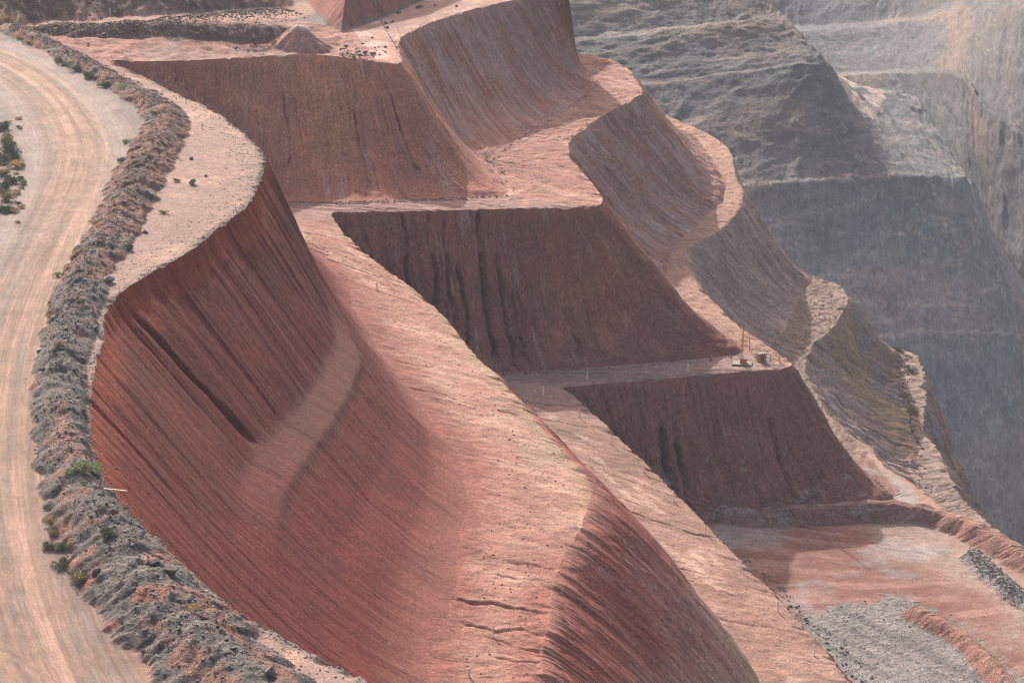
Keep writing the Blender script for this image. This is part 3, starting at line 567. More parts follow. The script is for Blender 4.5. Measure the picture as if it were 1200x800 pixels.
# the big mass: upper face, bench, face, rough lower slope;   (px, py, distance) top to bottom
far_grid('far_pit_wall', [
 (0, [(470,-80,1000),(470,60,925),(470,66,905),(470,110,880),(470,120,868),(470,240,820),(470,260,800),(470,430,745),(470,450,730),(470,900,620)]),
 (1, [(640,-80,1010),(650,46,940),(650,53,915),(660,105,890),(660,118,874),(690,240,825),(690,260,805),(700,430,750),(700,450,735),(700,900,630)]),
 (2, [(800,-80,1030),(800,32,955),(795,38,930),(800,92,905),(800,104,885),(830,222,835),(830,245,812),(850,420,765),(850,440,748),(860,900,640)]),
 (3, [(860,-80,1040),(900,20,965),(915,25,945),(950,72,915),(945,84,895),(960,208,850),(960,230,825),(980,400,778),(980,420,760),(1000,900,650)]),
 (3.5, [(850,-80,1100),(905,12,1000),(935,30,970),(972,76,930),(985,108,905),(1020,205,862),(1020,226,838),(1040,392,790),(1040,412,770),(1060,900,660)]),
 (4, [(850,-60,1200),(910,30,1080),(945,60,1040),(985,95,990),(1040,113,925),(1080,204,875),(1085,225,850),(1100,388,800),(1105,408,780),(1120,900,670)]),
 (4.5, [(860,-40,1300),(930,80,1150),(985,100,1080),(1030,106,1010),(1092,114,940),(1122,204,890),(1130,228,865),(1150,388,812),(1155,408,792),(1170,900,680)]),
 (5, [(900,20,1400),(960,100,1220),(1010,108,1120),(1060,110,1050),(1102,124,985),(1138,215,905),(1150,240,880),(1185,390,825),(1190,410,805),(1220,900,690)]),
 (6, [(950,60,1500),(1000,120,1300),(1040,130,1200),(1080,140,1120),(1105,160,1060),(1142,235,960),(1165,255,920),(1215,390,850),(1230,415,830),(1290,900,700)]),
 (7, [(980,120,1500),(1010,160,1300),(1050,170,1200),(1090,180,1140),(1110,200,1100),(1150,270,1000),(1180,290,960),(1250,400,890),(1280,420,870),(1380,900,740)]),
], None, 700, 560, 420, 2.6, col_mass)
def col_rim(P, ua, va, n1, n2, n3):
    c = col_back(P, ua, va, n1, n2, n3)
    return c
far_grid('far_valley_wall', [
 (0, [(820,-140,1500),(820,30,1360),(820,45,1330),(860,90,1290),(860,110,1240),(860,240,1180)]),
 (1, [(920,-140,1500),(925,30,1370),(925,42,1330),(950,86,1290),(960,106,1220),(980,240,1180)]),
 (2, [(1000,-140,1480),(1000,28,1350),(1000,38,1320),(1020,84,1270),(1030,104,1180),(1040,240,1150)]),
 (3, [(1070,-140,1460),(1070,20,1330),(1070,30,1300),(1080,80,1240),(1095,100,1150),(1100,240,1120)]),
 (4, [(1140,-140,1380),(1130,0,1280),(1130,20,1250),(1125,86,1180),(1130,110,1120),(1130,260,1080)]),
 (5, [(1200,-140,1260),(1185,0,1190),(1180,20,1170),(1165,130,1110),(1165,150,1090),(1165,330,1040)]),
 (6, [(1290,-140,1180),(1260,0,1120),(1250,20,1100),(1240,180,1050),(1235,200,1035),(1230,420,980)]),
 (7, [(1400,-140,1120),(1370,0,1060),(1360,20,1040),(1340,250,980),(1330,270,965),(1320,520,900)]),
], None, 760, 420, 260, 3.0, col_rim)
# pale ore pads on the bench between the two walls are painted as flat fill sheets with thickness


# ------------------------------------------------------------------ loose rock
PHI = (1 + 5 ** .5) / 2
ICO = np.array([(-1, PHI, 0), (1, PHI, 0), (-1, -PHI, 0), (1, -PHI, 0), (0, -1, PHI), (0, 1, PHI), (0, -1, -PHI), (0, 1, -PHI), (PHI, 0, -1), (PHI, 0, 1), (-PHI, 0, -1), (-PHI, 0, 1)], float) / math.hypot(1, PHI)
ICF = np.array([(0,11,5),(0,5,1),(0,1,7),(0,7,10),(0,10,11),(1,5,9),(5,11,4),(11,10,2),(10,7,6),(7,1,8),(3,9,4),(3,4,2),(3,2,6),(3,6,8),(3,8,9),(4,9,5),(2,4,11),(6,2,10),(8,6,7),(9,8,1)])
def rock_material():
    m = bpy.data.materials.new('broken_rock'); m.use_nodes = True; t = m.node_tree; L = t.links; bs = t.nodes['Principled BSDF']
    bs.inputs['Roughness'].default_value = .85; bs.inputs['Specular IOR Level'].default_value = .3
    col = N(t, 'ShaderNodeAttribute', attribute_name='Col'); tc = N(t, 'ShaderNodeTexCoord'); n = N(t, 'ShaderNodeTexNoise'); n.inputs['Scale'].default_value = 3; n.inputs['Detail'].default_value = 6
    L.new(tc.outputs['Object'], n.inputs['Vector']); v = maprange(t, n.outputs[0], .3, .7, .65, 1.35)
    sc_ = N(t, 'ShaderNodeVectorMath', operation='SCALE'); L.new(col.outputs['Color'], sc_.inputs[0]); L.new(v, sc_.inputs['Scale']); L.new(sc_.outputs[0], bs.inputs['Base Color'])
    b = N(t, 'ShaderNodeBump'); b.inputs['Distance'].default_value = .12; L.new(n.outputs[0], b.inputs['Height']); L.new(b.outputs[0], bs.inputs['Normal'])
    return m
M_rock = rock_material()
def rocks(name, P, size, palette, flat=.65, sink=.25):
    n = len(P); P = np.asarray(P, float); size = np.asarray(size, float)
    q = rng.normal(size=(n, 4)); q /= np.linalg.norm(q, axis=1)[:, None]; w_, x, y, z = q.T
    R = np.stack([1-2*(y*y+z*z), 2*(x*y-z*w_), 2*(x*z+y*w_), 2*(x*y+z*w_), 1-2*(x*x+z*z), 2*(y*z-x*w_), 2*(x*z-y*w_), 2*(y*z+x*w_), 1-2*(x*x+y*y)], 1).reshape(n, 3, 3)
    V = ICO[None] * (1 + rng.uniform(-.32, .30, (n, 12, 1))) * rng.uniform(.5, 1.15, (n, 1, 3))
    V = np.einsum('nij,nkj->nki', R, V); V[..., 2] *= flat; V *= (size * .5)[:, None, None]; V += P[:, None, :]; V[..., 2] += (size * (.5 * flat - sink))[:, None]
    F_ = (ICF[None] + (np.arange(n) * 12)[:, None, None]).reshape(-1, 3)
    pal = np.array(palette); cidx = rng.integers(0, len(pal), n); c = pal[cidx] * rng.uniform(.6, 1.35, (n, 1)); c = np.repeat(c, 12, 0)
    return mesh_from(name, V.reshape(-1, 3), F_, M_rock, {'Col': c}, None, False)
GREY = [(.13, .12, .115), (.20, .185, .175), (.10, .09, .088), (.28, .255, .235), (.16, .115, .095)]
RED = [(.24, .105, .075), (.17, .08, .06), (.30, .17, .125), (.20, .15, .13)]
# rubble all over the berms: nobody could count it
idx = rng.integers(0, len(bm) - 1, 90000); f = rng.random(90000); off = np.clip(rng.normal(0, .42, 90000), -1.25, 1.25)
a_ = bm[idx]; b_ = bm[idx + 1]; e_ = b_[:, :2] - a_[:, :2]; nl = np.hypot(e_[:, 0], e_[:, 1]); nr_ = np.stack([-e_[:, 1], e_[:, 0]], 1) / nl[:, None]
pr = a_[:, :2] + e_ * f[:, None] + nr_ * (off * a_[:, 2])[:, None]
keep = (pr[:, 1] > 185) & (rng.random(90000) < nl / nl.max() * 1.0)
keep &= (np.abs(off) < .95) | (rng.random(90000) < .35)
clump = fbm(pr[:, 0] / 4, pr[:, 1] / 4, 950, 3); keep &= clump > rng.uniform(-.7, .35, 90000)
pr = pr[keep][:21000]; sz = np.clip(.11 / rng.random(len(pr)) ** .40, .11, .55)
zz = ground_z(pr[:, 0], pr[:, 1])
redm = fbm(pr[:, 0] / 6, pr[:, 1] / 6, 955, 3) > .12
for nm, msk, pal in (('berm_rubble', ~redm, GREY), ('berm_rubble', redm, GREY[:2] + RED)):
    o = link(nm, rocks(nm, np.c_[pr[msk], zz[msk]], sz[msk], pal)); set_props(o, 'loose broken grey and brown rubble covering the berm beside the haul road' if pal is GREY else 'loose rusty rubble mixed into the berm beside the haul road', 'rubble', kind='stuff')
# back berms' rubble
Bk = np.concatenate([bb, bt]); idx = rng.integers(0, len(Bk) - 1, 5000); P0 = Bk[idx]; pr = P0[:, :2] + rng.normal(0, 1, (5000, 2)) * P0[:, 2:3] * .45
pr = pr[(pr[:, 1] > 470)]; o = link('back_rubble', rocks('back_rubble', np.c_[pr, ground_z(pr[:, 0], pr[:, 1])], rng.uniform(.2, .75, len(pr)), GREY + RED)); set_props(o, 'scattered grey and brown rubble on the banks at the back of the upper ground', 'rubble', kind='stuff')
# stones along the crest lip and on the ledge
k = rng.integers(0, int(np.searchsorted(S, 6.4)), 3200); inw = rng.random(3200) ** 2.2 * 7 + .15
d_ = LP[0][k] - LP[1][k]; d_ /= np.hypot(d_[:, 0], d_[:, 1])[:, None]; pr = LP[1][k] + d_ * inw[:, None]
o = link('ledge_stones', rocks('ledge_stones', np.c_[pr, ground_z(pr[:, 0], pr[:, 1])], rng.uniform(.08, .34, len(pr)) , GREY)); set_props(o, 'small grey stones strewn along the crest and ledge above the red wall', 'stones', kind='stuff')
# stones on the road verges
pr = np.c_[rng.uniform(-80, -40, 2500), rng.uniform(190, 460, 2500)]; dd, ss, aa, _ = poly_dist(pr[:, 0], pr[:, 1], rc); db, _, _, _ = poly_dist(pr[:, 0], pr[:, 1], bm)
pr = pr[(dd > 7.5) & (db > 3.5) & (ss * (rc[1][0] * 0 + 1) != 0)]; pr = pr[:1400]
o = link('verge_stones', rocks('verge_stones', np.c_[pr, ground_z(pr[:, 0], pr[:, 1])], rng.uniform(.06, .2, len(pr)), RED + GREY)); set_props(o, 'small stones scattered on the verges of the haul road', 'stones', kind='stuff')
# debris on benches
def on_bench(a, n, s0, s1, t0, t1, smin, smax, pal, name, label, pw=1.0):
    G_ = BENCH[a]; R_, C_ = G_.shape[:2]; i0, i1 = np.searchsorted(S, s0), np.searchsorted(S, s1)
    r_ = (rng.uniform(t0, t1, n) * (R_ - 1)).astype(int); c_ = rng.integers(i0, i1, n)
    P_ = G_[r_, c_] + rng.uniform(-.15, .15, (n, 3)) * (1, 1, 0)
    o = link(name, rocks(name, P_, smin + (smax - smin) * rng.random(n) ** 3, pal)); set_props(o, label, 'stones', kind='stuff')
on_bench(2, 900, 2.5, 6.4, .25, .95, .10, .42, [(.10, .05, .04), (.16, .08, .06)], 'bench_stones', 'dark pebbles scattered over the wide pink bench below the red wall')
on_bench(2, 260, 9, 12, .05, .95, .10, .4, RED, 'bench_stones', 'pebbles scattered over the curving bench in the upper bay')
on_bench(4, 300, 3.9, 8.9, .1, .95, .08, .32, RED, 'bench_stones', 'pebbles scattered over the beige bench with the white posts')
on_bench(6, 2600, 7.2, 9.2, .0, .085, .15, .85, GREY + [(.30, .28, .26)], 'toe_rubble', 'grey broken rubble heaped along the foot of the lowest dark wall')
on_bench(6, 2200, 4.5, 7.3, .0, .16, .15, .8, GREY, 'toe_rubble', 'grey rubble at the left edge of the pit floor')
on_bench(2, 1300, 7.4, 9.0, .0, .22, .12, .7, RED, 'toe_debris', 'small fallen rock along the foot of the upper camera-facing wall', 1)
on_bench(4, 1300, 7.4, 9.0, .0, .25, .12, .7, RED, 'toe_debris', 'small fallen rock along the foot of the middle camera-facing wall', 1)
on_bench(2, 500, 9.0, 11.8, .0, .10, .12, .6, RED, 'toe_debris', 'small fallen rock along the foot of the wall in the upper bay', 1)
on_bench(8, 500, 9.5, 12, .0, .5, .2, 1.0, GREY + RED, 'toe_rubble', 'broken rubble on the narrow lowest ledge')
gp = [at(p_[0], p_[1], Z3)[:2] for p_ in floor_gravel]; gx = rng.uniform(30, 110, 16000); gy = rng.uniform(340, 420, 16000)
ing = inpoly(gx, gy, gp); gx, gy = gx[ing][:5500], gy[ing][:5500]
def bench_z(a, x, y):
    G_ = BENCH[a].reshape(-1, 3); out = []
    for xx, yy in zip(np.atleast_1d(x), np.atleast_1d(y)):
        out.append(G_[np.argmin((G_[:, 0] - xx) ** 2 + (G_[:, 1] - yy) ** 2), 2])
    return np.array(out)
o = link('floor_gravel', rocks('floor_gravel', np.c_[gx, gy, np.full(len(gx), Z3 + .12)], .08 + .3 * rng.random(len(gx)) ** 3, [(.26, .25, .23), (.19, .18, .165), (.34, .32, .29)])); set_props(o, 'pale grey gravel spread over the ramp at the bottom of the pit', 'gravel', kind='stuff')
ra_, rb_ = [smooth_poly([at(p_[0], p_[1], Z3)[:2] for p_ in floor_ridges[k][0]], 5) for k in (0, 2)]
for B_, n_, w2, pal, lb in ((ra_, 1500, 2.2, GREY + RED, 'brown and grey rubble on the long bank across the pit floor'), (rb_, 900, 1.8, GREY, 'pale grey rubble on the bank at the right edge of the pit floor')):
    i_ = rng.integers(0, len(B_) - 1, n_); p0 = B_[i_] + (B_[i_ + 1] - B_[i_]) * rng.random((n_, 1)) + rng.normal(0, 1, (n_, 2)) * w2 * .6
    dd = np.abs(poly_dist(p0[:, 0], p0[:, 1], B_)[0]); zz = Z3 + np.clip(1 - dd / 3.4, 0, .75) * 2.6
    o = link('bank_rubble', rocks('bank_rubble', np.c_[p0, zz], .15 + .6 * rng.random(n_) ** 2, pal)); set_props(o, lb, 'rubble', kind='stuff')

# ------------------------------------------------------------------ boulders one can count
def on_ground(px, py):
    z_ = 0.0
    for _ in range(14):
        x, y, _z = at(px, py, z_); z_ = .6 * z_ + .4 * (float(zoff(x, y)) + float(ground_z(np.array([x]), np.array([y]))[0]))
    return x, y, z_
def boulder(x, y, z_, w_, col, label, group=None, sq=.7, seed=0, name='boulder', cat='boulder'):
    bmh = bmesh.new(); bmesh.ops.create_icosphere(bmh, subdivisions=3, radius=.5)
    r_ = random.Random(seed); planes = [Vector((r_.gauss(0, 1), r_.gauss(0, 1), r_.gauss(0, 1))).normalized() for _ in range(13)]
    ds = [r_.uniform(.20, .38) for _ in planes]
    for v in bmh.verts:
        for pl, dd in zip(planes, ds):
            k_ = v.co.dot(pl) - dd
            if k_ > 0: v.co -= pl * k_ * .95
        v.co += Vector((r_.gauss(0, 1), r_.gauss(0, 1), r_.gauss(0, 1))) * .006
        v.co.x *= 1.15; v.co.z *= sq * 1.1
    me = bpy.data.meshes.new(name); bmh.to_mesh(me); bmh.free()
    ca = me.color_attributes.new('Col', 'FLOAT_COLOR', 'POINT'); ca.data.foreach_set('color', np.tile(np.array(tuple(col) + (1,), np.float32), len(me.vertices)))
    me.materials.append(M_rock); o = link(name, me); o.location = (x, y, z_ + w_ * sq * .28); o.scale = (w_, w_, w_); o.rotation_euler = (0, 0, r_.uniform(0, 6.28))
    set_props(o, label, cat, group); return o
import bmesh
G1, G2, G3 = (.22, .205, .195), (.105, .10, .10), (.19, .145, .12)
BO = [
 (225,216,2.2,G1,'large grey boulder at the berm foot on the wide part of the pale ledge'),
 (224,187,1.1,(.12,.07,.06),'dark reddish boulder standing alone on the ledge just above the large grey one'),
 (241,207,.8,(.13,.07,.06),'small dark rock alone on the pale ledge right of the large grey boulder'),
 (237,147,.7,G2,'small dark rock at the tip of the berm where the ledge begins'),
 (103,52,1.1,G1,'pale rock on the dark slope beside the shrubs at the top left'),
 (122,41,1.3,G1,'grey block resting on the back bank above the eroded red ground'),
 (126,329,2.3,(.34,.32,.30),'pale flat slab lying where the berm meets the ledge, above the red wall'),
 (170,273,1.1,(.17,.09,.075),'brown rock at the ledge side of the berm beside a dark shrub'),
 (113,384,.9,G1,'grey rock on the rusty stretch of the berm'),
 (51,435,1.6,G2,'dark angular boulder at the road side foot of the berm, below the white post'),
 (47,412,1.4,G1,'grey boulder on the berm foot left of the white post'),
 (167,627,1.3,G1,'pale grey rock on the ledge near the bleached plank'),
 (201,672,2.2,(.20,.16,.145),'largest brown-grey boulder, squatting on the narrow ledge above the red wall'),
 (113,673,1.6,G2,'dark boulder half sunk in the road side of the berm beside dry shrubs'),
 (112,556,1.3,(.16,.12,.12),'dark purple-grey rock on top of the berm next to the bright green plant'),
 (180,660,1.6,G2,'dark flat boulder on the crown of the berm behind the largest boulder'),
 (200,698,1.3,G1,'grey rock on the berm just below the largest boulder'),
 (223,702,1.5,(.24,.19,.165),'flat brownish slab on the berm slope facing the ledge'),
 (240,725,1.2,(.20,.07,.05),'dark red rock at the foot of the berm on the ledge'),
 (260,741,1.1,G1,'grey rock on the sandy ledge at the foot of the rusty berm'),
 (251,713,.9,G1,'small grey rock on the very lip above the red wall'),
 (241,694,.9,(.34,.31,.29),'small pale rock on the lip above the red wall'),
 (273,761,1.0,G2,'small dark rock at the foot of the rusty part of the berm'),
 (317,789,1.7,G2,'dark boulder on the berm foot at the bottom edge of the picture'),
 (183,633,.9,(.42,.40,.38),'small whitish rock on the lip near the bleached plank'),
 (344,52,.9,G1,'grey rock at the foot of the small cone-shaped mound'),
]
for i, (px, py, w_, col, lb) in enumerate(BO):
    x, y, z_ = on_ground(px, py); boulder(x, y, z_, w_ * .85, col, lb, 'separate boulders on the upper ground', seed=i)
for i in range(46):                                          # the rock cluster at the edge of the top bench
    px, py = random.uniform(398, 452), random.gauss(63, 3.5)
    x, y, z_ = on_ground(px, min(py, 70)); boulder(x, y, z_, random.uniform(.4, 1.1), random.choice([G1, G2, G3]), 'dark broken rock in the cluster at the edge of the top bench', 'rock cluster at the edge of the top bench', seed=100 + i, name='rock', cat='rock')
for i, (px, py) in enumerate([(454,33),(452,28),(460,26),(425,52),(436,45),(447,12),(490,10),(510,7),(535,8),(412,30),(405,55),(297,56),(291,60),(299,52),(276,57)]):
    x, y, z_ = on_ground(px, py); boulder(x, y, z_, random.uniform(.6, 1.2), random.choice([G1, G2, (.15,.08,.06)]), 'single dark rock lying loose on the top bench or its eroded edge', 'loose rocks on the top bench', seed=200 + i, name='rock', cat='rock')

# ------------------------------------------------------------------ shrubs
def leaf_mat(name, c):
    m = bpy.data.materials.new(name); m.use_nodes = True; t = m.node_tree; L = t.links; bs = t.nodes['Principled BSDF']; bs.inputs['Roughness'].default_value = .7
    col = N(t, 'ShaderNodeAttribute', attribute_name='Col'); L.new(col.outputs['Color'], bs.inputs['Base Color']); return m
M_leaf = leaf_mat('leaves', None); M_twig = plain('dry_twigs', (.16, .12, .085), .9)
KINDS = {'sage': [(.10, .11, .065), (.14, .145, .09), (.07, .08, .05)], 'dry': [(.27, .20, .11), (.20, .15, .085), (.32, .25, .15)], 'dark': [(.055, .07, .04), (.035, .05, .028), (.09, .10, .06)], 'fresh': [(.16, .20, .09), (.22, .25, .13), (.11, .14, .07)], 'olive': [(.15, .13, .065), (.20, .16, .08), (.10, .09, .05)]}
def leaf_mesh(kind, seed):
    g = np.random.default_rng(seed); n = 900
    lob = g.normal(0, .42, (9, 3)) * (1, 1, .35) + (0, 0, .38); lr = g.uniform(.22, .46, 9)
    k_ = g.integers(0, 9, n); d = g.normal(size=(n, 3)); d /= np.linalg.norm(d, axis=1)[:, None]
    c = lob[k_] + d * (lr[k_] * g.random(n) ** .35)[:, None]; c[:, 2] = np.abs(c[:, 2]) * .85 + .03
    a = g.normal(size=(n, 3)); a[:, 2] = np.abs(a[:, 2]) + .4; a /= np.linalg.norm(a, axis=1)[:, None]; b = np.cross(a, g.normal(size=(n, 3))); b /= np.linalg.norm(b, axis=1)[:, None]
    l_ = g.uniform(.05, .13, (n, 1)); w_ = g.uniform(.018, .04, (n, 1))
    V = np.stack([c - a * l_ - b * w_ * .3, c - a * l_ * .2 + b * w_, c + a * l_, c - a * l_ * .2 - b * w_], 1).reshape(-1, 3)
    pal = np.array(KINDS[kind]); cc = np.repeat(pal[g.integers(0, len(pal), n)] * g.uniform(1.6, 2.8, (n, 1)), 4, 0)
    return mesh_from('foliage', V, np.arange(4 * n).reshape(-1, 4), M_leaf, {'Col': cc}, None, False)
def stem_mesh(seed):
    r_ = random.Random(seed); V = []; Fc = []
    for _ in range(16):
        an = r_.uniform(0, 6.28); tl = r_.uniform(.2, 1.0); p0 = Vector((0, 0, -.05)); 
        for sgm in range(3):
            p1 = p0 + Vector((math.cos(an) * tl * .28, math.sin(an) * tl * .28, .24 + r_.uniform(-.05, .08))); an += r_.uniform(-.4, .4); r0 = .028 - .008 * sgm; i0 = len(V)
            for q, rr in ((p0, r0), (p1, r0 - .007)):
                for e in range(4): V.append((q.x + rr * math.cos(e * 1.57), q.y + rr * math.sin(e * 1.57), q.z))
            for e in range(4): Fc.append((i0 + e, i0 + (e + 1) % 4, i0 + 4 + (e + 1) % 4, i0 + 4 + e))
            p0 = p1
    me = bpy.data.meshes.new('stem'); me.from_pydata(V, [], Fc); me.materials.append(M_twig); return me
LEAFM = {k_: [leaf_mesh(k_, 40 + 3 * i + j) for j in range(2)] for i, k_ in enumerate(KINDS)}; STEMM = [stem_mesh(5), stem_mesh(6)]
def shrub(P_, r_, kind, label, group):
    e = bpy.data.objects.new('shrub', None); COL.objects.link(e); e.location = P_; e.rotation_euler = (0, 0, random.uniform(0, 6.28)); e.scale = (r_, r_, r_ * random.uniform(.75, .95)); e.empty_display_size = .3
    set_props(e, label, 'shrub', group); k_ = random.randint(0, 1); link('foliage', LEAFM[kind][k_], e); link('stem', STEMM[k_], e); return e
SH = [
 (23,46,1.3,'dry','dry yellowish shrub first in the row at the top left berm'), (34,52,1.5,'dry','dry brown shrub second in the row at the top left berm'),
 (69,73,1.3,'dark','small dark green shrub left of the big round clump on the berm foot'), (76,77,1.4,'sage','grey-green shrub in the middle of the row on the berm foot'), (88,83,1.9,'sage','broad grey-green shrub beside the largest one of the row'), (103,91,2.0,'sage','largest grey-green shrub of the row at the edge of the road bend'),
 (125,101,1.6,'dark','dark green shrub standing apart at the lower end of the row'), (146,103,1.2,'fresh','pale green bush on the berm below the row of shrubs'),
 (182,134,1.2,'olive','low yellowish bush on the notch of the berm'), (194,132,1.1,'dry','straw coloured tuft beside the low yellowish bush on the notch of the berm'),
 (143,190,1.2,'dark','dark little bush on the road side of the berm by the grey road edge'), (147,168,1.1,'fresh','pale green tuft on the berm near the bend of the road'), (147,215,1.1,'dry','dry tuft on the road side of the berm'), (112,262,1.1,'dry','straw coloured tuft on the berm foot above the rusty stretch'),
 (208,213,.9,'olive','small olive tuft on the berm next to the large grey boulder'), (192,250,.9,'olive','small olive tuft where the ledge widens'), (150,294,1.3,'dark','low dark green shrub on the ledge side of the berm'),
 (68,324,.9,'fresh','small green tuft on the road edge of the berm'), (67,404,.8,'dry','small dry tuft right of the white post on the berm'),
 (97,554,1.8,'fresh','bright green low plant on top of the berm'), (60,612,1.0,'dry','dry straw tuft at the road side foot of the berm'), (62,628,1.0,'olive','thin olive shrub below the dry straw tuft'), (59,642,1.1,'dark','dark little shrub left in the group at the berm foot'),
 (74,643,1.4,'sage','grey-green shrub uppermost right in the group at the berm foot'), (74,663,1.6,'sage','large round grey-green shrub in the group at the berm foot'), (94,683,1.7,'olive','olive shrub lowest in the group, beside the dark boulder'), (125,626,1.4,'sage','faint green plant spreading on the grey berm'), (228,715,1.0,'dry','dry orange tuft on the ledge side of the berm'),
 (38,21,1.6,'dark','dark shrub on the bank above the upper road'), (10,25,1.8,'dry','brown shrub on the bank at the top left corner'), (138,14,2.0,'sage','grey-green shrub beside the upper road'), (226,4,2.2,'sage','grey-green bush at the top edge of the picture'),
 (492,9,1.0,'sage','small bush on the top bench'), (467,16,1.0,'sage','little grey bush left on the top bench'),
 (4,152,2.0,'dark','uppermost dark bush at the left edge'), (6,168,2.4,'olive','olive bush below the uppermost one at the left edge'), (16,182,2.8,'dark','largest dark green bush at the left edge'), (4,190,2.6,'sage','grey bush half cut by the left edge of the picture'), (20,196,1.9,'dry','brown withered bush below the largest one at the left edge'),
 (15,214,2.0,'dark','dark bush next to the patch of pink sand'), (7,222,1.8,'dark','dark bush below the patch of pink sand'), (3,206,1.7,'olive','yellow-olive bush beside the pink sand at the left edge'), (8,236,2.0,'olive','olive bush lower in the left edge cluster'), (5,248,2.0,'sage','lowest grey-green bush of the left edge cluster')]
for px, py, r_, kind, lb in SH:
    shrub(on_ground(px, py), r_, kind, lb, 'shrubs on the upper ground')
for i in range(22):
    px, py = random.uniform(0, 30), random.uniform(138, 262); px = min(px, 34 - abs(py - 200) * .2)
    shrub(on_ground(px, py), random.uniform(.5, 1.1), random.choice(['olive', 'dry', 'sage']), 'low dusty scrub tuft between the larger bushes on the left road verge', 'scrub tufts on the left road verge')
def on_level(px, py, z0, a):
    x, y, _z = at(px, py, z0); z_ = float(bench_z(a, x, y)[0]); x, y, _z = at(px, py, z_); return x, y, z_
for (px, py, r_, kind, lb) in [(1052,412,2.0,'dark','dark bush at the upper end of the lowest ledge on the right'),(1068,436,2.2,'dark','dark bush second on the lowest ledge on the right'),(1062,466,1.6,'olive','small bush third on the lowest ledge on the right'),(1071,482,2.4,'olive','brownish bush at the lower end of the lowest ledge on the right')]:
    shrub(on_level(px, py, Z4, 8), r_, kind, lb, 'bushes on the lowest ledge')

# ------------------------------------------------------------------ posts and other man-made things
M_white = plain('weathered_white_paint', (.85, .80, .70), .6, .15); M_wood = plain('bleached_timber', (.46, .36, .26), .8, .3, 12)
M_orange = plain('orange_paint', (.62, .21, .035), .5, .2); M_pale = plain('pale_concrete', (.22, .20, .18), .7, .15); M_steel = plain('dark_steel', (.10, .08, .07), .5, .2); M_tan = plain('tan_panel', (.42, .27, .19), .7, .15)
def box(bmh, c, sz_, rot=None):
    from mathutils import Matrix
    r_ = bmesh.ops.create_cube(bmh, size=1); vs = r_['verts']
    for v in vs:
        v.co = Vector((v.co.x * sz_[0], v.co.y * sz_[1], v.co.z * sz_[2]))
        if rot is not None: v.co = rot @ v.co
        v.co += Vector(c)
def bar(bmh, a, b, r_, n=8, r2=None):
    a = Vector(a); b = Vector(b); d = b - a; q = d.to_track_quat('Z', 'Y'); r2 = r_ if r2 is None else r2; vs = []
    for p, rr in ((a, r_), (b, r2)):
        vs.append([bmh.verts.new(p + q @ Vector((rr * math.cos(6.2832 * i / n), rr * math.sin(6.2832 * i / n), 0))) for i in range(n)])
    for i in range(n): bmh.faces.new((vs[0][i], vs[0][(i + 1) % n], vs[1][(i + 1) % n], vs[1][i]))
    bmh.faces.new(vs[0][::-1]); bmh.faces.new(vs[1])
def bobj(name, bmh, mat, parent=None, bev=0):
    if bev: bmesh.ops.bevel(bmh, geom=bmh.edges[:], offset=bev, segments=2, affect='EDGES')
    me = bpy.data.meshes.new(name); bmh.to_mesh(me); bmh.free(); me.materials.append(mat); return link(name, me, parent)
def post_mesh():
    b = bmesh.new(); box(b, (0, 0, .86), (.20, .20, 1.9)); bmesh.ops.bevel(b, geom=b.edges[:], offset=.015, segments=1, affect='EDGES')
    r_ = bmesh.ops.create_cone(b, cap_ends=True, segments=4, radius1=.14, radius2=.01, depth=.1)
    for v in r_['verts']: v.co.z += 1.86
    me = bpy.data.meshes.new('marker_post'); b.to_mesh(me); b.free(); me.materials.append(M_white); return me
PM = post_mesh()
def post(P_, h, label, group, tilt=(0, 0)):
    o = link('marker_post', PM); o.location = P_; o.scale = (1, 1, h / 1.9); o.rotation_euler = (tilt[0], tilt[1], random.uniform(0, 1)); set_props(o, label, 'post', group); return o
ordn = ['second', 'third', 'fourth', 'fifth', 'sixth', 'seventh']
PP = [(637,464,'first white post of the row, at the top end of the beige bench'), (679,489,'second white post down the row on the beige bench'), (716,520,'third white post down the row, at the lit edge of the shadow'), (754,553,'fourth white post down the row, above the pale sand patch'), (789,587,'fifth white post down the row, below the pale sand patch'), (827,627,'sixth white post down the row, beside the dark crack'), (868,669,'seventh white post down the row on the beige bench'), (912,717,'eighth white post down the row, at the edge above the grey ramp'), (954,768,'lowest white post of the row on the beige bench')]
for px, py, lb in PP: post(on_level(px, py, Z2, 4), 1.9, lb, 'white posts along the beige bench', (random.uniform(-.05, .05), random.uniform(-.06, .06)))
post(on_level(688, 445, Z2, 4), 1.8, 'white post on the narrow bench below the middle dark wall, left one', 'posts on the narrow bench', (0, .05))
post(on_level(806, 434, Z2, 4), 1.5, 'short white post on the narrow bench below the middle dark wall, nearer the orange mast', 'posts on the narrow bench')
for px, py, h, lb in [(442,340,1.5,'thin post on the upper part of the wide pink bench'), (578,748,1.7,'thin post on the wide pink bench between the dark cracks'), (550,793,1.2,'short post at the bottom edge on the wide pink bench')]:
    post(on_level(px, py, Z1, 2), h, lb, 'posts on the wide pink bench')
for px, py, h, lb in [(57,411,1.9,'white post standing on the road side of the berm'), (158,173,1.7,'yellowish post on the berm by the road bend'), (129,19,1.8,'post beside the upper road at the top left'), (237,151,.9,'short stake at the tip of the berm')]:
    post(on_ground(px, py), h, lb, 'posts on the upper ground')
b = bmesh.new(); box(b, (0, 0, 0), (2.9, .24, .09)); o = bobj('plank', b, M_wood, None, .01); x, y, z_ = on_ground(126, 575); o.location = (x + .75, y, z_ + .15); o.rotation_euler = (0, math.radians(4), math.radians(-6)); set_props(o, 'bleached timber plank sticking out from the berm over the red wall', 'plank')

def root(name, P_, label, cat, rz=0):
    e = bpy.data.objects.new(name, None); COL.objects.link(e); e.location = P_; e.rotation_euler = (0, 0, rz); set_props(e, label, cat); return e
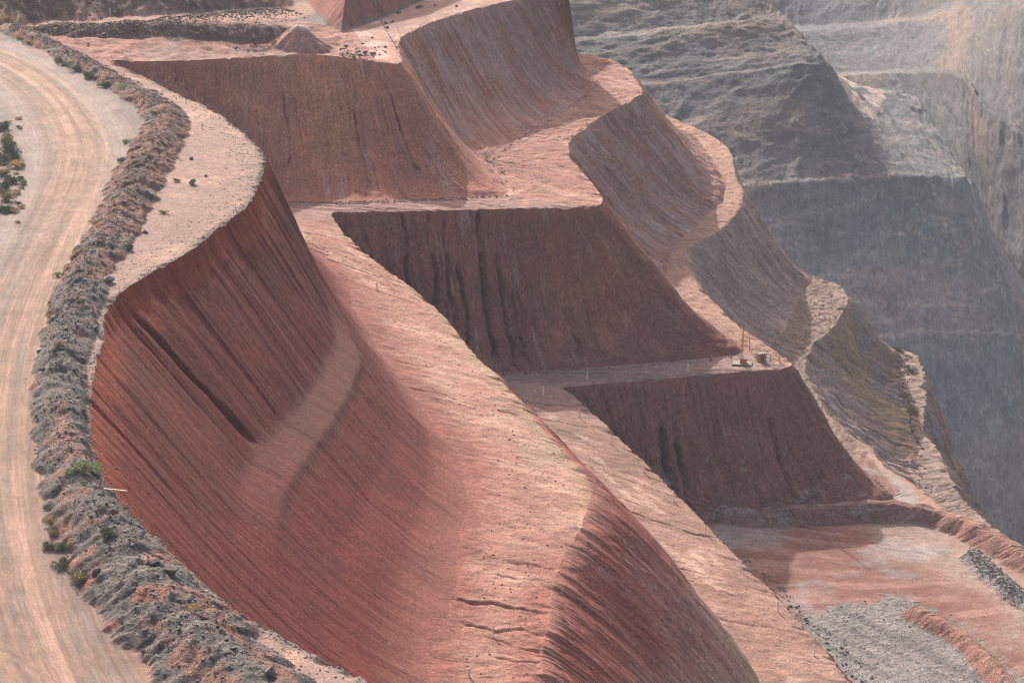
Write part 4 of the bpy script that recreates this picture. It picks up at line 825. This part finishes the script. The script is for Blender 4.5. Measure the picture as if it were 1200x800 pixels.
# the orange mast on its skid
R = root('mast', on_level(870, 427, Z2, 4), 'tall thin orange lattice mast on a pale flat skid at the bench corner', 'mast', math.radians(-12))
b = bmesh.new(); box(b, (0, 0, .16), (3.9, 2.6, .22)); bobj('skid', b, M_steel, R, .03)
b = bmesh.new(); box(b, (0, 0, .31), (3.7, 2.4, .08)); bobj('deck', b, M_pale, R, .02)
b = bmesh.new(); box(b, (.15, .1, .75), (1.3, 1.0, .8)); bobj('winch_housing', b, M_orange, R, .06)
b = bmesh.new(); box(b, (.25, .05, 1.24), (1.15, .85, .18)); bobj('housing_lid', b, M_pale, R, .04)
b = bmesh.new()
for i in range(3):
    a_ = i * 2.094; bar(b, (-.3 + .30 * math.cos(a_), .30 * math.sin(a_), .35), (.05 + .07 * math.cos(a_), .07 * math.sin(a_), 8.2), .06, 6, .04)
for k_ in range(16):
    f0 = k_ / 16; f1 = (k_ + 1) / 16
    for i in range(3):
        a0 = i * 2.094; a1 = (i + 1) * 2.094; w0 = .30 - .23 * f0; w1 = .30 - .23 * f1
        bar(b, (-.3 + .35 * f0 + w0 * math.cos(a0), w0 * math.sin(a0), .35 + 7.85 * f0), (-.3 + .35 * f1 + w1 * math.cos(a1), w1 * math.sin(a1), .35 + 7.85 * f1), .028, 5)
bobj('lattice_tower', b, M_orange, R)
b = bmesh.new(); box(b, (.05, 0, 8.32), (.3, .3, .28)); bobj('sensor_head', b, M_pale, R, .04)
# tilted panel on a post
R = root('panel_stand', on_level(878, 411, Z2, 4), 'tilted rusty orange panel on a single thin post behind the mast', 'panel')
b = bmesh.new(); bar(b, (0, 0, -.1), (0, 0, 2.55), .06); bobj('post', b, M_steel, R)
from mathutils import Euler
b = bmesh.new(); box(b, (.15, 0, 2.7), (2.6, 1.5, .10), Euler((math.radians(-12), math.radians(22), math.radians(20))).to_matrix()); bobj('panel', b, M_orange, R, .01)
# cabinet
R = root('equipment_cabinet', on_level(892, 423, Z2, 4), 'brown box cabinet on the bench right of the orange mast', 'cabinet', math.radians(20))
b = bmesh.new(); box(b, (0, 0, .85), (1.7, 1.2, 1.6)); bobj('housing', b, M_tan, R, .03); b = bmesh.new(); box(b, (0, 0, 1.70), (1.8, 1.3, .08)); bobj('roof', b, M_steel, R, .02)
b = bmesh.new(); box(b, (0, -.62, .85), (.7, .04, 1.3)); bobj('door', b, M_steel, R, .01)
b = bmesh.new(); box(b, (0, 0, 0.03), (1.5, 1.0, .1)); bobj('base', b, M_steel, R)
post(on_level(896, 416, Z2, 4), 1.7, 'pale timber post beside the brown cabinet', None)
# trestle
R = root('trestle', on_level(908, 425, Z2, 4), 'pale timber trestle at the tip of the bench beside the cabinet', 'trestle', math.radians(-15))
for sx in (-.9, .9):
    for sy in (-.45, .45):
        b = bmesh.new(); bar(b, (sx, sy, -.05), (sx, 0, 1.45), .075, 6); bobj('leg', b, M_wood, R)
b = bmesh.new(); box(b, (0, 0, 1.45), (2.5, .16, .16)); bobj('top_beam', b, M_wood, R, .01)
b = bmesh.new(); bar(b, (-.9, -.3, .5), (.9, -.15, 1.05), .05, 6); bobj('brace', b, M_wood, R)

# ------------------------------------------------------------------ haze: the dusty air of the pit
lo = np.array([1e9] * 3); hi = -lo
for o in list(COL.objects):
    if o.type == 'MESH':
        n = len(o.data.vertices); v = np.empty(n * 3, np.float32); o.data.vertices.foreach_get('co', v); v = v.reshape(-1, 3)
        lo = np.minimum(lo, v.min(0)); hi = np.maximum(hi, v.max(0))
lo = np.minimum(lo, (-30, -30, 0)) - (20, 20, 1.0); hi = np.maximum(hi, (30, 0, CAM_Z)) + (20, 20, 2)
hv = [(x, y, z_) for x in (lo[0], hi[0]) for y in (lo[1], hi[1]) for z_ in (lo[2], hi[2])]
hf = [(0, 1, 3, 2), (4, 6, 7, 5), (0, 4, 5, 1), (2, 3, 7, 6), (0, 2, 6, 4), (1, 5, 7, 3)]
mh = bpy.data.materials.new('dusty_air'); mh.use_nodes = True; t = mh.node_tree; t.nodes.clear()
vo = N(t, 'ShaderNodeVolumePrincipled'); vo.inputs['Density'].default_value = HAZE; vo.inputs['Color'].default_value = (.72, .84, 1, 1)
vo.inputs["Anisotropy"].default_value = 0.0
ho = N(t, 'ShaderNodeOutputMaterial'); t.links.new(vo.outputs[0], ho.inputs['Volume'])
me = bpy.data.meshes.new('haze'); me.from_pydata(hv, [], hf); me.materials.append(mh)
hz = link('haze', me); hz['kind'] = 'stuff'
sc.cycles.volume_bounces = 1; sc.cycles.use_denoising = True; sc.cycles.filter_width = 1.2
sc.cycles.max_bounces = 4; sc.cycles.diffuse_bounces = 3
